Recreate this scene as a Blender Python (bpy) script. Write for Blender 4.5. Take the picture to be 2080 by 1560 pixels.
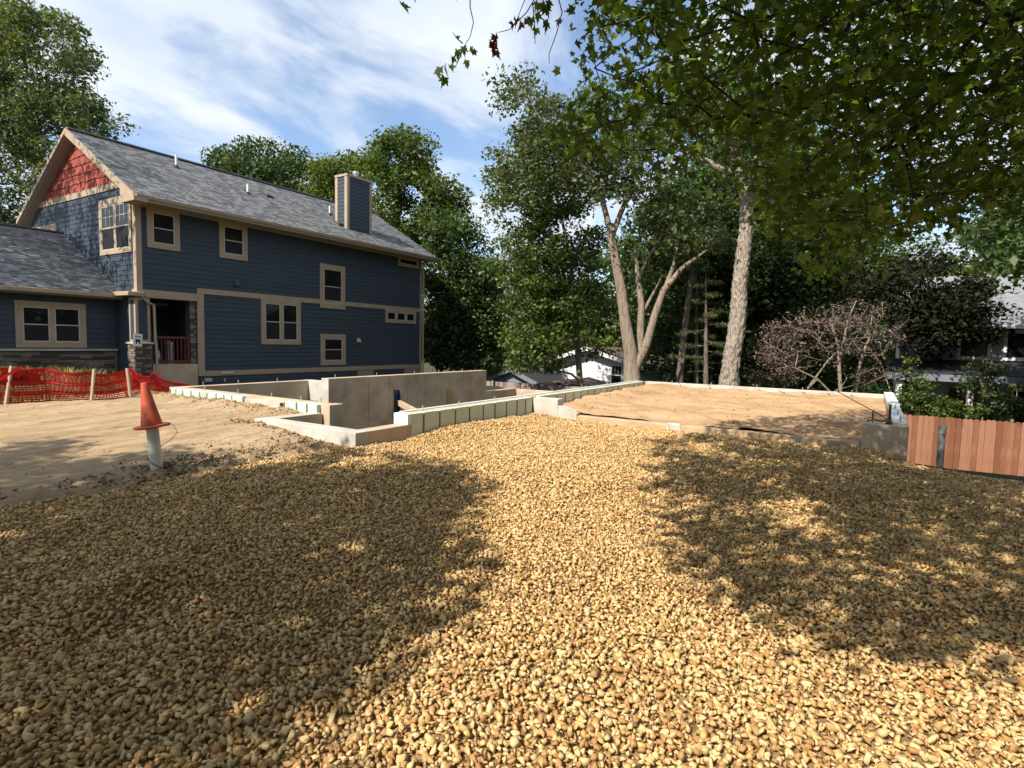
import bpy, bmesh, math, random
import numpy as np
from mathutils import Matrix, Vector, noise

for _o in list(bpy.data.objects):
    bpy.data.objects.remove(_o, do_unlink=True)
scene = bpy.context.scene
C = scene.collection
# ------------------------------------------------------------------ camera
# world axes: X runs along the long house wall, Y along the gable wall, Z up; origin under the camera
CAM_R = Matrix(((0.530136, 0.050454, -0.84641), (-0.847638, 0.056965, -0.527509), (0.021601, 0.9971, 0.072966)))
CAM_H = 1.4
cam_data = bpy.data.cameras.new('camera')
cam_data.sensor_width = 36.0
cam_data.lens = 20.034
cam_data.clip_start = 0.05
cam_data.clip_end = 3000
cam = bpy.data.objects.new('camera', cam_data)
C.objects.link(cam)
cam.matrix_world = Matrix.Translation((0, 0, CAM_H)) @ CAM_R.to_4x4()
scene.camera = cam
# ------------------------------------------------------------------ sun + sky
SUN = Vector((-0.69, 0.125, 0.713)).normalized()      # towards the sun
sun_data = bpy.data.lights.new('sun', 'SUN')
sun_data.energy = 5.0
sun_data.angle = math.radians(0.55)
sun_data.color = (1.0, 0.93, 0.82)
sun = bpy.data.objects.new('sun', sun_data)
C.objects.link(sun)
sun.rotation_euler = SUN.to_track_quat('Z', 'Y').to_euler()
world = bpy.data.worlds.new('World')
scene.world = world
world.use_nodes = True
wn = world.node_tree.nodes
wl = world.node_tree.links
wn.clear()
w_out = wn.new('ShaderNodeOutputWorld')
w_bg = wn.new('ShaderNodeBackground')
w_bg.inputs['Strength'].default_value = 0.075
w_sky = wn.new('ShaderNodeTexSky')
w_sky.sky_type = 'NISHITA'
w_sky.sun_disc = False
w_sky.sun_elevation = math.asin(SUN.z)
w_sky.sun_rotation = math.atan2(SUN.x, SUN.y)
w_sky.altitude = 200
w_sky.air_density = 1.0
w_sky.dust_density = 0.6
w_sky.ozone_density = 2.0
w_tc = wn.new('ShaderNodeTexCoord')
w_sep = wn.new('ShaderNodeSeparateXYZ')
wl.new(w_tc.outputs['Generated'], w_sep.inputs[0])
def wmath(op, a, b=None):
    n = wn.new('ShaderNodeMath'); n.operation = op
    for i, v in enumerate((a, b)):
        if v is None: continue
        if isinstance(v, (int, float)): n.inputs[i].default_value = v
        else: wl.new(v, n.inputs[i])
    return n.outputs[0]
_z = wmath('ADD', wmath('MAXIMUM', w_sep.outputs[2], 0.0), 0.22)
_cx = wmath('DIVIDE', w_sep.outputs[0], _z)
_cy = wmath('DIVIDE', w_sep.outputs[1], _z)
w_cmb = wn.new('ShaderNodeCombineXYZ')
wl.new(_cx, w_cmb.inputs[0]); wl.new(_cy, w_cmb.inputs[1])
w_map = wn.new('ShaderNodeMapping')
w_map.inputs['Location'].default_value = (3.35, 1.1, 0.0)
w_map.inputs['Rotation'].default_value = (0, 0, math.radians(35))
w_map.inputs['Scale'].default_value = (1.1, 1.6, 1.0)
wl.new(w_cmb.outputs[0], w_map.inputs[0])
w_n = wn.new('ShaderNodeTexNoise')
w_n.inputs['Scale'].default_value = 1.35
w_n.inputs['Detail'].default_value = 9
w_n.inputs['Roughness'].default_value = 0.56
w_n.inputs['Distortion'].default_value = 0.35
wl.new(w_map.outputs[0], w_n.inputs['Vector'])
w_r = wn.new('ShaderNodeValToRGB')
w_r.color_ramp.interpolation = 'EASE'
w_r.color_ramp.elements[0].position = 0.385; w_r.color_ramp.elements[0].color = (0.04, 0.04, 0.04, 1)
w_r.color_ramp.elements[1].position = 0.575; w_r.color_ramp.elements[1].color = (0.95, 0.95, 0.95, 1)
wl.new(w_n.outputs['Fac'], w_r.inputs[0])
w_n2 = wn.new('ShaderNodeTexNoise')
w_n2.inputs['Scale'].default_value = 2.6
w_n2.inputs['Detail'].default_value = 6
wl.new(w_map.outputs[0], w_n2.inputs['Vector'])
w_r2 = wn.new('ShaderNodeValToRGB')
w_r2.color_ramp.elements[0].position = 0.35; w_r2.color_ramp.elements[0].color = (6.4, 7.4, 8.8, 1)
w_r2.color_ramp.elements[1].position = 0.65; w_r2.color_ramp.elements[1].color = (8.6, 9.1, 9.7, 1)
wl.new(w_n2.outputs['Fac'], w_r2.inputs[0])
w_mix = wn.new('ShaderNodeMix'); w_mix.data_type = 'RGBA'
wl.new(w_r.outputs[0], w_mix.inputs[0])
w_gain = wn.new('ShaderNodeVectorMath'); w_gain.operation = 'SCALE'; w_gain.inputs['Scale'].default_value = 1.9
wl.new(w_sky.outputs[0], w_gain.inputs[0])
wl.new(w_gain.outputs[0], w_mix.inputs[6])
wl.new(w_r2.outputs[0], w_mix.inputs[7])
wl.new(w_mix.outputs[2], w_bg.inputs['Color'])
wl.new(w_bg.outputs[0], w_out.inputs[0])
vs = scene.view_settings
vs.view_transform = 'Standard'
vs.look = 'None'
vs.exposure = 0.6
vs.gamma = 1.0
vs.use_curve_mapping = False
scene.render.engine = 'CYCLES'
scene.cycles.max_bounces = 7
scene.cycles.diffuse_bounces = 3
scene.cycles.glossy_bounces = 3
scene.cycles.transmission_bounces = 5
scene.cycles.transparent_max_bounces = 8
scene.cycles.sample_clamp_indirect = 6
scene.cycles.use_denoising = True

rng = np.random.default_rng(11)
random.seed(5)

# ------------------------------------------------------------------ helpers
def at(u, v, d):
    """point whose distance along the view axis is d, in metres (u, v: photograph coordinates)"""
    k = d / 1157.53
    return Vector((0, 0, CAM_H)) + CAM_R @ Vector(((u - 1040) * k, -(v - 780) * k, -d))
def proj(P):
    """array of points -> photograph coordinates and depth"""
    q = (np.asarray(P, float) - np.array([0, 0, CAM_H])) @ np.array(CAM_R)
    d = -q[:, 2]
    dd = np.where(np.abs(d) < 1e-4, 1e-4, d)
    return 1040 + 1157.53 * q[:, 0] / dd, 780 - 1157.53 * q[:, 1] / dd, d
def smooth(a, b, x):
    t = np.clip((x - a) / (b - a), 0, 1)
    return t * t * (3 - 2 * t)

def tag(o, label=None, cat=None, group=None, kind=None):
    if label: o['label'] = label
    if cat: o['category'] = cat
    if group: o['group'] = group
    if kind: o['kind'] = kind
    return o
def worigin(o):
    v = Vector((0, 0, 0))
    while o is not None:
        v = v + Vector(o.location); o = o.parent
    return v
def empty(name, loc, label=None, cat=None, group=None):
    o = bpy.data.objects.new(name, None)
    C.objects.link(o)
    o.location = loc
    o.empty_display_size = 0.2
    return tag(o, label, cat, group)
def link(name, me, mat, parent=None):
    o = bpy.data.objects.new(name, me)
    C.objects.link(o)
    if mat is not None:
        if len(me.materials) == 0: me.materials.append(mat)
    if parent is not None: o.parent = parent
    return o

class MB:
    """collects polygons, then makes one mesh object"""
    def __init__(self): self.v = []; self.f = []; self.smooth = False
    def add(self, vs, fs):
        b = len(self.v)
        self.v += [tuple(p) for p in vs]
        self.f += [tuple(b + i for i in f) for f in fs]
        return self
    def box(self, x0, x1, y0, y1, z0, z1):
        vs = [(x0, y0, z0), (x1, y0, z0), (x1, y1, z0), (x0, y1, z0), (x0, y0, z1), (x1, y0, z1), (x1, y1, z1), (x0, y1, z1)]
        return self.add(vs, [(0, 3, 2, 1), (4, 5, 6, 7), (0, 1, 5, 4), (1, 2, 6, 5), (2, 3, 7, 6), (3, 0, 4, 7)])
    def hexa(self, lo, hi):
        """lo, hi: four corners each, counter-clockwise seen from above"""
        return self.add(list(lo) + list(hi), [(0, 3, 2, 1), (4, 5, 6, 7), (0, 1, 5, 4), (1, 2, 6, 5), (2, 3, 7, 6), (3, 0, 4, 7)])
    def bar(self, a, b, w, h, up=(0, 0, 1)):
        """rectangular bar from a to b, w wide, h along up"""
        a = Vector(a); b = Vector(b); d = (b - a).normalized()
        s = d.cross(Vector(up))
        if s.length < 1e-4: s = d.cross(Vector((1, 0, 0)))
        s.normalize(); t = s.cross(d).normalized()
        s = s * w / 2; t = t * h / 2
        vs = [a - s - t, a + s - t, a + s + t, a - s + t, b - s - t, b + s - t, b + s + t, b - s + t]
        return self.add(vs, [(0, 3, 2, 1), (4, 5, 6, 7), (0, 1, 5, 4), (1, 2, 6, 5), (2, 3, 7, 6), (3, 0, 4, 7)])
    def tube(self, pts, radii, n=8, caps=True):
        pts = [Vector(p) for p in pts]
        if not hasattr(radii, '__len__'): radii = [radii] * len(pts)
        rings = []
        ref = Vector((0.31, 0.77, 0.55))
        b = len(self.v)
        for i, p in enumerate(pts):
            d = (pts[min(i + 1, len(pts) - 1)] - pts[max(i - 1, 0)]).normalized()
            s = d.cross(ref); s.normalize(); t = d.cross(s)
            for k in range(n):
                a = 2 * math.pi * k / n
                self.v.append(tuple(p + (s * math.cos(a) + t * math.sin(a)) * radii[i]))
        for i in range(len(pts) - 1):
            for k in range(n):
                k2 = (k + 1) % n
                self.f.append((b + i * n + k, b + i * n + k2, b + (i + 1) * n + k2, b + (i + 1) * n + k))
        if caps:
            self.f.append(tuple(b + k for k in reversed(range(n))))
            self.f.append(tuple(b + (len(pts) - 1) * n + k for k in range(n)))
        return self
    def build(self, name, mat, parent=None, sm=False, bevel=0.0):
        o0 = worigin(parent) if parent is not None else Vector((0, 0, 0))
        me = bpy.data.meshes.new(name)
        me.from_pydata([(x - o0.x, y - o0.y, z - o0.z) for x, y, z in self.v], [], self.f)
        if sm: me.polygons.foreach_set('use_smooth', [True] * len(me.polygons))
        o = link(name, me, mat, parent)
        if bevel:
            m = o.modifiers.new('edge', 'BEVEL'); m.width = bevel; m.segments = 2; m.limit_method = 'ANGLE'
        return o
def boxo(name, mat, parent, x0, x1, y0, y1, z0, z1, bevel=0.0):
    return MB().box(x0, x1, y0, y1, z0, z1).build(name, mat, parent, bevel=bevel)
def npmesh(name, V, F, sm=False):
    """V (n,3), F (m,k) with one face size"""
    V = np.asarray(V, np.float32); F = np.asarray(F, np.int32)
    me = bpy.data.meshes.new(name)
    me.vertices.add(len(V)); me.vertices.foreach_set('co', V.ravel())
    me.loops.add(F.size); me.loops.foreach_set('vertex_index', F.ravel())
    me.polygons.add(len(F))
    me.polygons.foreach_set('loop_start', np.arange(0, F.size, F.shape[1], dtype=np.int32))
    if sm: me.polygons.foreach_set('use_smooth', np.ones(len(F), bool))
    me.update(calc_edges=True)
    return me
def copy_tree(o, parent=None):
    c = o.copy(); C.objects.link(c); c.parent = parent
    for ch in list(o.children): copy_tree(ch, c)
    return c

# ------------------------------------------------------------------ materials
def mat(name, cols, scale=4.0, rough=0.8, bump=0.0, bscale=40.0, island=0.0, stretch=(1, 1, 1), detail=6, spec=0.3,
        metallic=0.0, translucent=0.0, tcol=None, stain=None, hue=0.0, bdist=0.02, coords='Object'):
    m = bpy.data.materials.new(name); m.use_nodes = True
    n = m.node_tree.nodes; l = m.node_tree.links
    b = n['Principled BSDF']
    b.inputs['Roughness'].default_value = rough
    b.inputs['Specular IOR Level'].default_value = spec
    b.inputs['Metallic'].default_value = metallic
    tc = n.new('ShaderNodeTexCoord'); mp = n.new('ShaderNodeMapping')
    mp.inputs['Scale'].default_value = stretch
    if coords == 'World':
        ge = n.new('ShaderNodeNewGeometry'); l.new(ge.outputs['Position'], mp.inputs[0])
    else:
        l.new(tc.outputs[coords], mp.inputs[0])
    no = n.new('ShaderNodeTexNoise'); no.inputs['Scale'].default_value = scale; no.inputs['Detail'].default_value = detail
    no.inputs['Roughness'].default_value = 0.6
    l.new(mp.outputs[0], no.inputs['Vector'])
    rp = n.new('ShaderNodeValToRGB')
    els = rp.color_ramp.elements
    k = len(cols)
    while len(els) < k: els.new(0.5)
    for i, c in enumerate(cols):
        els[i].position = 0.3 + 0.4 * i / max(1, k - 1)
        els[i].color = (c[0], c[1], c[2], 1)
    fac = no.outputs['Fac']
    if island:
        g = n.new('ShaderNodeNewGeometry')
        oi = n.new('ShaderNodeObjectInfo')
        ad0 = n.new('ShaderNodeMath'); ad0.operation = 'ADD'
        l.new(g.outputs['Random Per Island'], ad0.inputs[0]); l.new(oi.outputs['Random'], ad0.inputs[1])
        fr = n.new('ShaderNodeMath'); fr.operation = 'FRACT'; l.new(ad0.outputs[0], fr.inputs[0])
        mx = n.new('ShaderNodeMath'); mx.operation = 'MULTIPLY_ADD'
        sub = n.new('ShaderNodeMath'); sub.operation = 'SUBTRACT'; l.new(fr.outputs[0], sub.inputs[0]); sub.inputs[1].default_value = 0.5
        l.new(sub.outputs[0], mx.inputs[0]); mx.inputs[1].default_value = island; l.new(no.outputs['Fac'], mx.inputs[2])
        fac = mx.outputs[0]
    l.new(fac, rp.inputs[0])
    col = rp.outputs[0]
    if stain:
        sc_, amt, scol = stain
        n2 = n.new('ShaderNodeTexNoise'); n2.inputs['Scale'].default_value = sc_; n2.inputs['Detail'].default_value = 8
        l.new(mp.outputs[0], n2.inputs['Vector'])
        r2 = n.new('ShaderNodeValToRGB'); r2.color_ramp.elements[0].position = 0.48; r2.color_ramp.elements[1].position = 0.72
        l.new(n2.outputs['Fac'], r2.inputs[0])
        mu = n.new('ShaderNodeMath'); mu.operation = 'MULTIPLY'; mu.inputs[1].default_value = amt; l.new(r2.outputs[0], mu.inputs[0])
        mi = n.new('ShaderNodeMix'); mi.data_type = 'RGBA'
        l.new(mu.outputs[0], mi.inputs[0]); l.new(col, mi.inputs[6]); mi.inputs[7].default_value = (*scol, 1)
        col = mi.outputs[2]
    l.new(col, b.inputs['Base Color'])
    if bump:
        nb = n.new('ShaderNodeTexNoise'); nb.inputs['Scale'].default_value = bscale; nb.inputs['Detail'].default_value = 6
        nb.inputs['Roughness'].default_value = 0.65
        l.new(mp.outputs[0], nb.inputs['Vector'])
        bp = n.new('ShaderNodeBump'); bp.inputs['Strength'].default_value = bump; bp.inputs['Distance'].default_value = bdist
        l.new(nb.outputs['Fac'], bp.inputs['Height']); l.new(bp.outputs[0], b.inputs['Normal'])
    if translucent:
        out = n['Material Output']
        tr = n.new('ShaderNodeBsdfTranslucent')
        hs = n.new('ShaderNodeMix'); hs.data_type = 'RGBA'; hs.blend_type = 'MULTIPLY'; hs.inputs[0].default_value = 1.0
        l.new(col, hs.inputs[6]); hs.inputs[7].default_value = (*(tcol or (1.6, 1.5, 0.6)), 1)
        l.new(hs.outputs[2], tr.inputs['Color'])
        ms = n.new('ShaderNodeMixShader'); ms.inputs[0].default_value = translucent
        l.new(b.outputs[0], ms.inputs[1]); l.new(tr.outputs[0], ms.inputs[2]); l.new(ms.outputs[0], out.inputs['Surface'])
    return m

M = {}
M['gravel'] = mat('gravel_stone', [(.38, .212, .084), (.51, .318, .130), (.58, .39, .170), (.62, .455, .225)], scale=25, rough=.92, bump=.6, bscale=90, island=.7, spec=.15, bdist=.006, coords='World')
M['gravel_under'] = mat('gravel_fines', [(.20, .125, .06), (.33, .215, .105), (.40, .27, .14)], scale=30, rough=.95, bump=1.0, bscale=28, spec=.1, bdist=.03)
M['sand'] = mat('sand', [(.39, .26, .145), (.53, .375, .22), (.60, .44, .28)], scale=1.4, rough=.95, bump=1.0, bscale=11, stretch=(.4, 2.0, 1), spec=.1, bdist=.08, stain=(5.0, .42, (.28, .18, .095)))
M['sand_garage'] = mat('raked_sand', [(.33, .195, .10), (.45, .285, .155), (.51, .34, .20)], scale=1.3, rough=.95, bump=.9, bscale=9, stretch=(1.5, .4, 1), spec=.1, bdist=.05, stain=(4.0, .35, (.27, .155, .075)))
M['sill'] = mat('sandy_concrete', [(.36, .24, .135), (.46, .325, .195), (.52, .39, .26)], scale=3, rough=.9, bump=.5, bscale=14, spec=.15, stain=(2.5, .4, (.30, .20, .11)), coords='World')
M['dirt'] = mat('dark_dirt', [(.10, .07, .045), (.19, .13, .08), (.26, .18, .11)], scale=6, rough=.95, bump=.8, bscale=22, spec=.1, island=.4)
M['soil'] = mat('churned_soil', [(.17, .115, .065), (.27, .185, .105), (.36, .25, .15)], scale=7, rough=.95, bump=1.0, bscale=24, spec=.1, island=.3, bdist=.03, coords='World')
M['ground'] = mat('ground', [(.035, .04, .018), (.06, .06, .028), (.09, .075, .04)], scale=1.2, rough=.95, bump=.6, bscale=8, spec=.1)
M['concrete'] = mat('poured_concrete', [(.39, .285, .195), (.50, .38, .27), (.58, .46, .34)], scale=1.6, rough=.85, bump=.25, bscale=30, spec=.25, stain=(2.3, .45, (.27, .20, .14)), coords='World')
M['concrete_pale'] = mat('pale_concrete', [(.38, .35, .30), (.48, .45, .39), (.55, .52, .46)], scale=2.2, rough=.85, bump=.3, bscale=26, spec=.25, stain=(3.5, .4, (.33, .28, .21)), coords='World')
M['foam'] = mat('mint_foam', [(.37, .55, .48), (.43, .61, .54), (.47, .64, .57)], scale=3, rough=.7, bump=.08, bscale=60, spec=.25, stain=(6, .35, (.42, .46, .33)), coords='World')
M['foam_shaded'] = mat('shaded_foam', [(.50, .58, .44), (.56, .64, .50), (.60, .67, .55)], scale=3, rough=.7, bump=.08, bscale=60, spec=.25, stain=(6, .35, (.46, .44, .30)), coords='World')  # same foam as the sunlit side wall; its shaded-side tone is put into the colour
M['foam_edge'] = mat('pale_foam_edge', [(.60, .70, .66), (.68, .76, .73)], scale=5, rough=.75, bump=.2, bscale=40, coords='World')
M['strip'] = mat('brown_strip', [(.16, .09, .035), (.28, .17, .07)], scale=8, rough=.8, coords='World')
M['siding'] = mat('blue_siding', [(.041, .055, .074), (.051, .068, .090)], scale=2.5, rough=.62, bump=.12, bscale=30, stretch=(.4, 1, 6), spec=.3, island=.25)
M['trim'] = mat('tan_trim', [(.36, .27, .185), (.42, .32, .225)], scale=3, rough=.65, bump=.06, bscale=30, spec=.3)
M['sash'] = mat('tan_sash', [(.47, .40, .31), (.52, .44, .35)], scale=3, rough=.5, spec=.4)
M['shake'] = mat('red_shake', [(.20, .045, .035), (.30, .07, .052), (.36, .09, .065)], scale=4, rough=.75, bump=.3, bscale=40, stretch=(1, 3, .4), island=.5, spec=.2)
M['shingle'] = mat('grey_shingle', [(.15, .15, .155), (.215, .215, .218), (.285, .285, .28)], scale=9, rough=.92, bump=.5, bscale=150, island=.8, spec=.2, bdist=.004)
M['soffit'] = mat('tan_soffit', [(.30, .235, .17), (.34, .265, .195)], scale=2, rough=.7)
M['stone'] = mat('ledge_stone', [(.085, .07, .06), (.16, .125, .10), (.24, .19, .15)], scale=5, rough=.88, bump=.5, bscale=22, island=1.0, spec=.2)
M['redwood'] = mat('red_brown_wood', [(.10, .028, .02), (.15, .045, .03)], scale=5, rough=.6, stretch=(1, 1, 5))
M['white'] = mat('white_paint', [(.70, .70, .68), (.78, .78, .76)], scale=4, rough=.5, spec=.4)
M['pvc'] = mat('white_pvc', [(.58, .57, .50), (.68, .67, .61)], scale=5, rough=.4, spec=.5, stain=(7, .45, (.36, .32, .24)))
M['greypipe'] = mat('grey_pipe', [(.12, .125, .13), (.18, .185, .19)], scale=5, rough=.5, stain=(6, .4, (.22, .19, .15)))
M['cone'] = mat('orange_cone', [(.44, .075, .032), (.54, .10, .045)], scale=6, rough=.62, bump=.1, bscale=30, stain=(9, .8, (.13, .05, .03)))
M['net'] = mat('orange_red_net', [(.29, .013, .010), (.40, .02, .015)], scale=5, rough=.55, translucent=.4, tcol=(1.3, 1.0, 1.0))
M['stake'] = mat('pine_stake', [(.36, .28, .19), (.48, .38, .27)], scale=6, rough=.8, stretch=(4, 4, .6), bump=.3, bscale=30)
M['fence'] = mat('cedar_fence', [(.19, .078, .042), (.265, .115, .065), (.325, .155, .095)], scale=3.2, rough=.75, bump=.35, bscale=20, stretch=(6, 6, .7), island=.7, spec=.2, stain=(4, .45, (.20, .075, .04)))
M['greyfence'] = mat('weathered_fence', [(.17, .13, .115), (.25, .195, .17), (.31, .25, .22)], scale=3, rough=.85, stretch=(5, 5, .6), island=.7)
M['steel'] = mat('rusty_steel', [(.05, .03, .022), (.10, .055, .035)], scale=20, rough=.7, metallic=.3)
M['bolt'] = mat('zinc_bolt', [(.45, .45, .44), (.58, .58, .56)], scale=20, rough=.4, metallic=.7)
M['flue'] = mat('metal_flue', [(.45, .46, .47), (.55, .56, .57)], scale=6, rough=.35, metallic=.8)
M['black'] = mat('black_plastic', [(.012, .012, .014), (.02, .02, .022)], scale=8, rough=.5)
M['bluesteel'] = mat('blue_bracket', [(.015, .035, .085), (.02, .05, .12)], scale=9, rough=.5, stain=(12, .5, (.06, .06, .07)))
M['yellow'] = mat('yellow_bracket', [(.42, .26, .02), (.52, .34, .03)], scale=9, rough=.5)
M['lumber'] = mat('raw_lumber', [(.42, .30, .18), (.52, .40, .26)], scale=4, rough=.75, stretch=(1, 1, 4))
M['screen'] = mat('insect_screen', [(.014, .015, .018), (.02, .021, .025)], scale=6, rough=.6, spec=.2)
M['interior'] = mat('dark_room', [(.02, .018, .016), (.035, .03, .028)], scale=2, rough=.9)
M['plastic'] = mat('clear_sheeting', [(.45, .47, .48), (.58, .6, .6)], scale=12, rough=.25, spec=.6)
M['wirered'] = mat('orange_wire', [(.42, .16, .08), (.5, .2, .1)], scale=8, rough=.5)
def glass(name, tint=(.012, .014, .017), rough=.03):
    m = bpy.data.materials.new(name); m.use_nodes = True
    n = m.node_tree.nodes; l = m.node_tree.links
    b = n['Principled BSDF']
    b.inputs['Base Color'].default_value = (*tint, 1); b.inputs['Roughness'].default_value = rough
    b.inputs['Specular IOR Level'].default_value = .32
    no = n.new('ShaderNodeTexNoise'); no.inputs['Scale'].default_value = 1.2
    bp = n.new('ShaderNodeBump'); bp.inputs['Strength'].default_value = .08; bp.inputs['Distance'].default_value = .02
    l.new(no.outputs['Fac'], bp.inputs['Height']); l.new(bp.outputs[0], b.inputs['Normal'])
    return m
M['glass'] = glass('window_glass')
def leafmat(name, c, tl=.35, rough=.5, island=.9, tcol=(1.7, 1.6, .5), spec=.3):
    return mat(name, c, scale=.35, rough=rough, island=island, translucent=tl, tcol=tcol, spec=spec, detail=2, coords='World')
M['leaf_maple'] = leafmat('maple_leaf', [(.056, .082, .014), (.105, .142, .025), (.165, .205, .042)], .52, .5, tcol=(1.3, 1.6, .45))
M['leaf_mid'] = leafmat('midgreen_leaf', [(.036, .064, .015), (.075, .118, .026), (.135, .18, .045)], .35, .45)
M['leaf_dark'] = leafmat('darkgreen_leaf', [(.022, .045, .013), (.045, .080, .021), (.078, .120, .034)], .28, .45)
M['leaf_light'] = leafmat('lightgreen_leaf', [(.055, .085, .02), (.10, .14, .032), (.155, .19, .048)], .4, .5)
M['leaf_wall'] = leafmat('grey_green_leaf', [(.040, .064, .024), (.075, .105, .040), (.125, .155, .065)], .32, .5)
M['leaf_plum'] = leafmat('plum_leaf', [(.05, .034, .026), (.10, .075, .056), (.17, .13, .098)], .2, .6, tcol=(1.3, .9, .8))
M['leaf_shaded'] = leafmat('shade_dark_leaf', [(.010, .013, .006), (.018, .022, .010), (.032, .036, .017)], .2, .7, tcol=(1.2, 1.2, .5), spec=.1)  # near black: the shade on this maple is put into the leaf colour
M['leaf_pine'] = leafmat('pine_needle', [(.05, .062, .022), (.085, .095, .036), (.12, .12, .05)], .2, .6)
M['leaf_dry'] = leafmat('dried_leaf', [(.10, .028, .014), (.18, .05, .024), (.24, .09, .04)], .3, .7, tcol=(1.3, .8, .6))
M['weed'] = leafmat('weed', [(.08, .085, .02), (.15, .15, .04), (.24, .23, .08)], .3, .6)
M['bark'] = mat('grey_bark', [(.10, .078, .06), (.17, .135, .105), (.24, .195, .155)], scale=5, rough=.92, bump=1.0, bscale=14, stretch=(3, 3, .6), spec=.15, bdist=.05)
M['bark_tan'] = mat('tan_bark', [(.20, .15, .11), (.33, .26, .195), (.44, .36, .28)], scale=4, rough=.92, bump=1.0, bscale=12, stretch=(3, 3, .5), spec=.15, bdist=.09)
M['bark_pale'] = mat('furrowed_pale_bark', [(.11, .085, .065), (.34, .285, .225), (.54, .47, .385)], scale=9, rough=.95, bump=1.0, bscale=8, stretch=(2.4, 2.4, 1.0), spec=.1, bdist=.10)
M['bark_dark'] = mat('dark_bark', [(.030, .026, .022), (.055, .046, .038)], scale=6, rough=.95, bump=.8, bscale=18, stretch=(3, 3, .6), bdist=.03)
# ------------------------------------------------------------------ ground
def nz(x, y, s, o=0.0):
    """smooth value noise, numpy arrays, about -1..1"""
    x = np.asarray(x, float) * s + o * 17.3; y = np.asarray(y, float) * s + o * 9.1
    out = 0
    for a, b, c, ph in ((1.0, .37, 1.0, 0.3), (-.61, 1.13, .8, 2.1), (1.71, -1.3, .5, 4.4), (2.3, 2.9, .35, 1.2), (-3.9, 3.1, .25, 5.0)):
        out = out + c * np.sin(a * x + b * y + ph + .6 * np.sin(b * x - a * y + ph * 2))
    return out / 2.2
def gravel_z(x, y):
    x = np.asarray(x, float); y = np.asarray(y, float)
    z = .022 * nz(x, y, 2.1) + .012 * nz(x, y, 5.5, 3)
    z = z + .10 * np.exp(-(((x - 1.5) / .30) ** 2 + ((y - 3.35) / .22) ** 2)) - .05 * np.exp(-(((x - 1.25) / .22) ** 2 + ((y - 3.0) / .2) ** 2))
    z = z + .07 * smooth(4.6, 5.4, y) * smooth(6.0, 7.0, x) - .03 * smooth(8, 9.5, x)
    z = z - 1.9 * smooth(8.9, 11.0, x) * smooth(-.35, -.75, y) - .10 * smooth(6, 9, x) * smooth(.2, -1.2, y)
    z = z - 1.2 * smooth(-3.2, -6.0, y)
    return z
def sand_z(x, y):
    x = np.asarray(x, float); y = np.asarray(y, float)
    z = .16 * smooth(5.6, 7.6, y) * (.35 + .65 * smooth(1, 5, x)) + .012 * nz(x, y, 1.3, 1)
    z = z - .10 * smooth(5.85, 5.62, y)
    # wheel ruts sweeping past the pipe
    t = y - 7.0 - .20 * (x - 3.0) - .25 * np.sin(x * .7)
    for k, (o, a) in enumerate(((0, .035), (.5, .02), (.9, .03), (1.35, .028), (2.1, .024), (2.6, .018), (2.9, .03), (3.6, .02), (4.4, .026), (-.45, .03))):
        z = z - a * np.exp(-((t - o) / .028) ** 2) * (.55 + .45 * np.sin(x * 1.7 + 3 * k)) + a * .7 * np.exp(-((t - o - .065) / .03) ** 2) * (.5 + .5 * nz(x, y, 5, k))
    # loose churned soil along the gravel edge
    e = np.exp(-((y - 5.95 - .1 * np.sin(x * 2.3)) / .26) ** 2)
    z = z + e * (.02 + .035 * nz(x, y, 7, 2) + .02 * nz(x, y, 15, 5))
    # spill against the foundation
    z = z + .06 * np.exp(-((x - 6.0) / .35) ** 2) * (1 + .6 * nz(x, y, 6, 7)) * smooth(7.6, 8.2, y) + .008 * nz(x, y, 11, 4) + .006 * nz(x * .5, y * 2.5 - x * .5, 8, 3)
    return z
def garage_z(x, y):
    return .14 + .10 * smooth(9.8, 16, x) + .030 * nz(x, y, 2.6, 8) + .030 * nz(np.asarray(x) * 2.2, np.asarray(y) * .6, 3.5, 6) + .018 * nz(x, y, 9, 2) \
        + .05 * np.exp(-((np.asarray(y) - 4.9) / .4) ** 2) - .06 * smooth(10.6, 9.7, np.asarray(x))
def gz(x, y):
    x = np.asarray(x, float); y = np.asarray(y, float)
    z = np.full(np.broadcast(x, y).shape, -.16)
    z = z - 1.7 * smooth(9.4, 12.0, x) * smooth(-.3, -.9, y)
    z = z - 1.5 * smooth(-3.2, -7, y)
    z = z + .24 * smooth(12.2, 13.2, y) * smooth(8.6, 6.0, x) + .30 * smooth(13.2, 17, y) * smooth(8.6, 6.2, x)
    z = z - .35 * smooth(6.5, 9.5, x) * smooth(12.5, 14, y)
    z = z - 2.3 * smooth(17.2, 21.0, x) * smooth(30, 20, y)
    z = z - 2.6 * smooth(24, 34, x) * smooth(14, 22, y)
    z = z + 14 * smooth(80, 400, np.hypot(x, y))
    z = z + .06 * nz(x, y, .6, 2) * smooth(6, 15, np.hypot(x, y))
    pit = (x > 5.3) & (x < 18.0) & (y > 5.9) & (y < 11.4)
    return np.where(pit, -2.6, z)
def sheet(name, xs, ys, fz, m, keep=None, kind='structure'):
    X, Y = np.meshgrid(xs, ys)
    Zv = fz(X, Y)
    V = np.stack([X, Y, Zv], -1).reshape(-1, 3)
    nx, ny = len(xs), len(ys)
    i, j = np.meshgrid(np.arange(nx - 1), np.arange(ny - 1))
    a = (j * nx + i).ravel()
    F = np.stack([a, a + 1, a + 1 + nx, a + nx], -1)
    if keep is not None:
        cx = V[F].mean(1)
        F = F[keep(cx[:, 0], cx[:, 1])]
        used = np.unique(F); remap = -np.ones(len(V), int); remap[used] = np.arange(len(used))
        V = V[used]; F = remap[F]
    o = link(name, npmesh(name, V, F, True), m)
    return tag(o, kind=kind)
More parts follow.
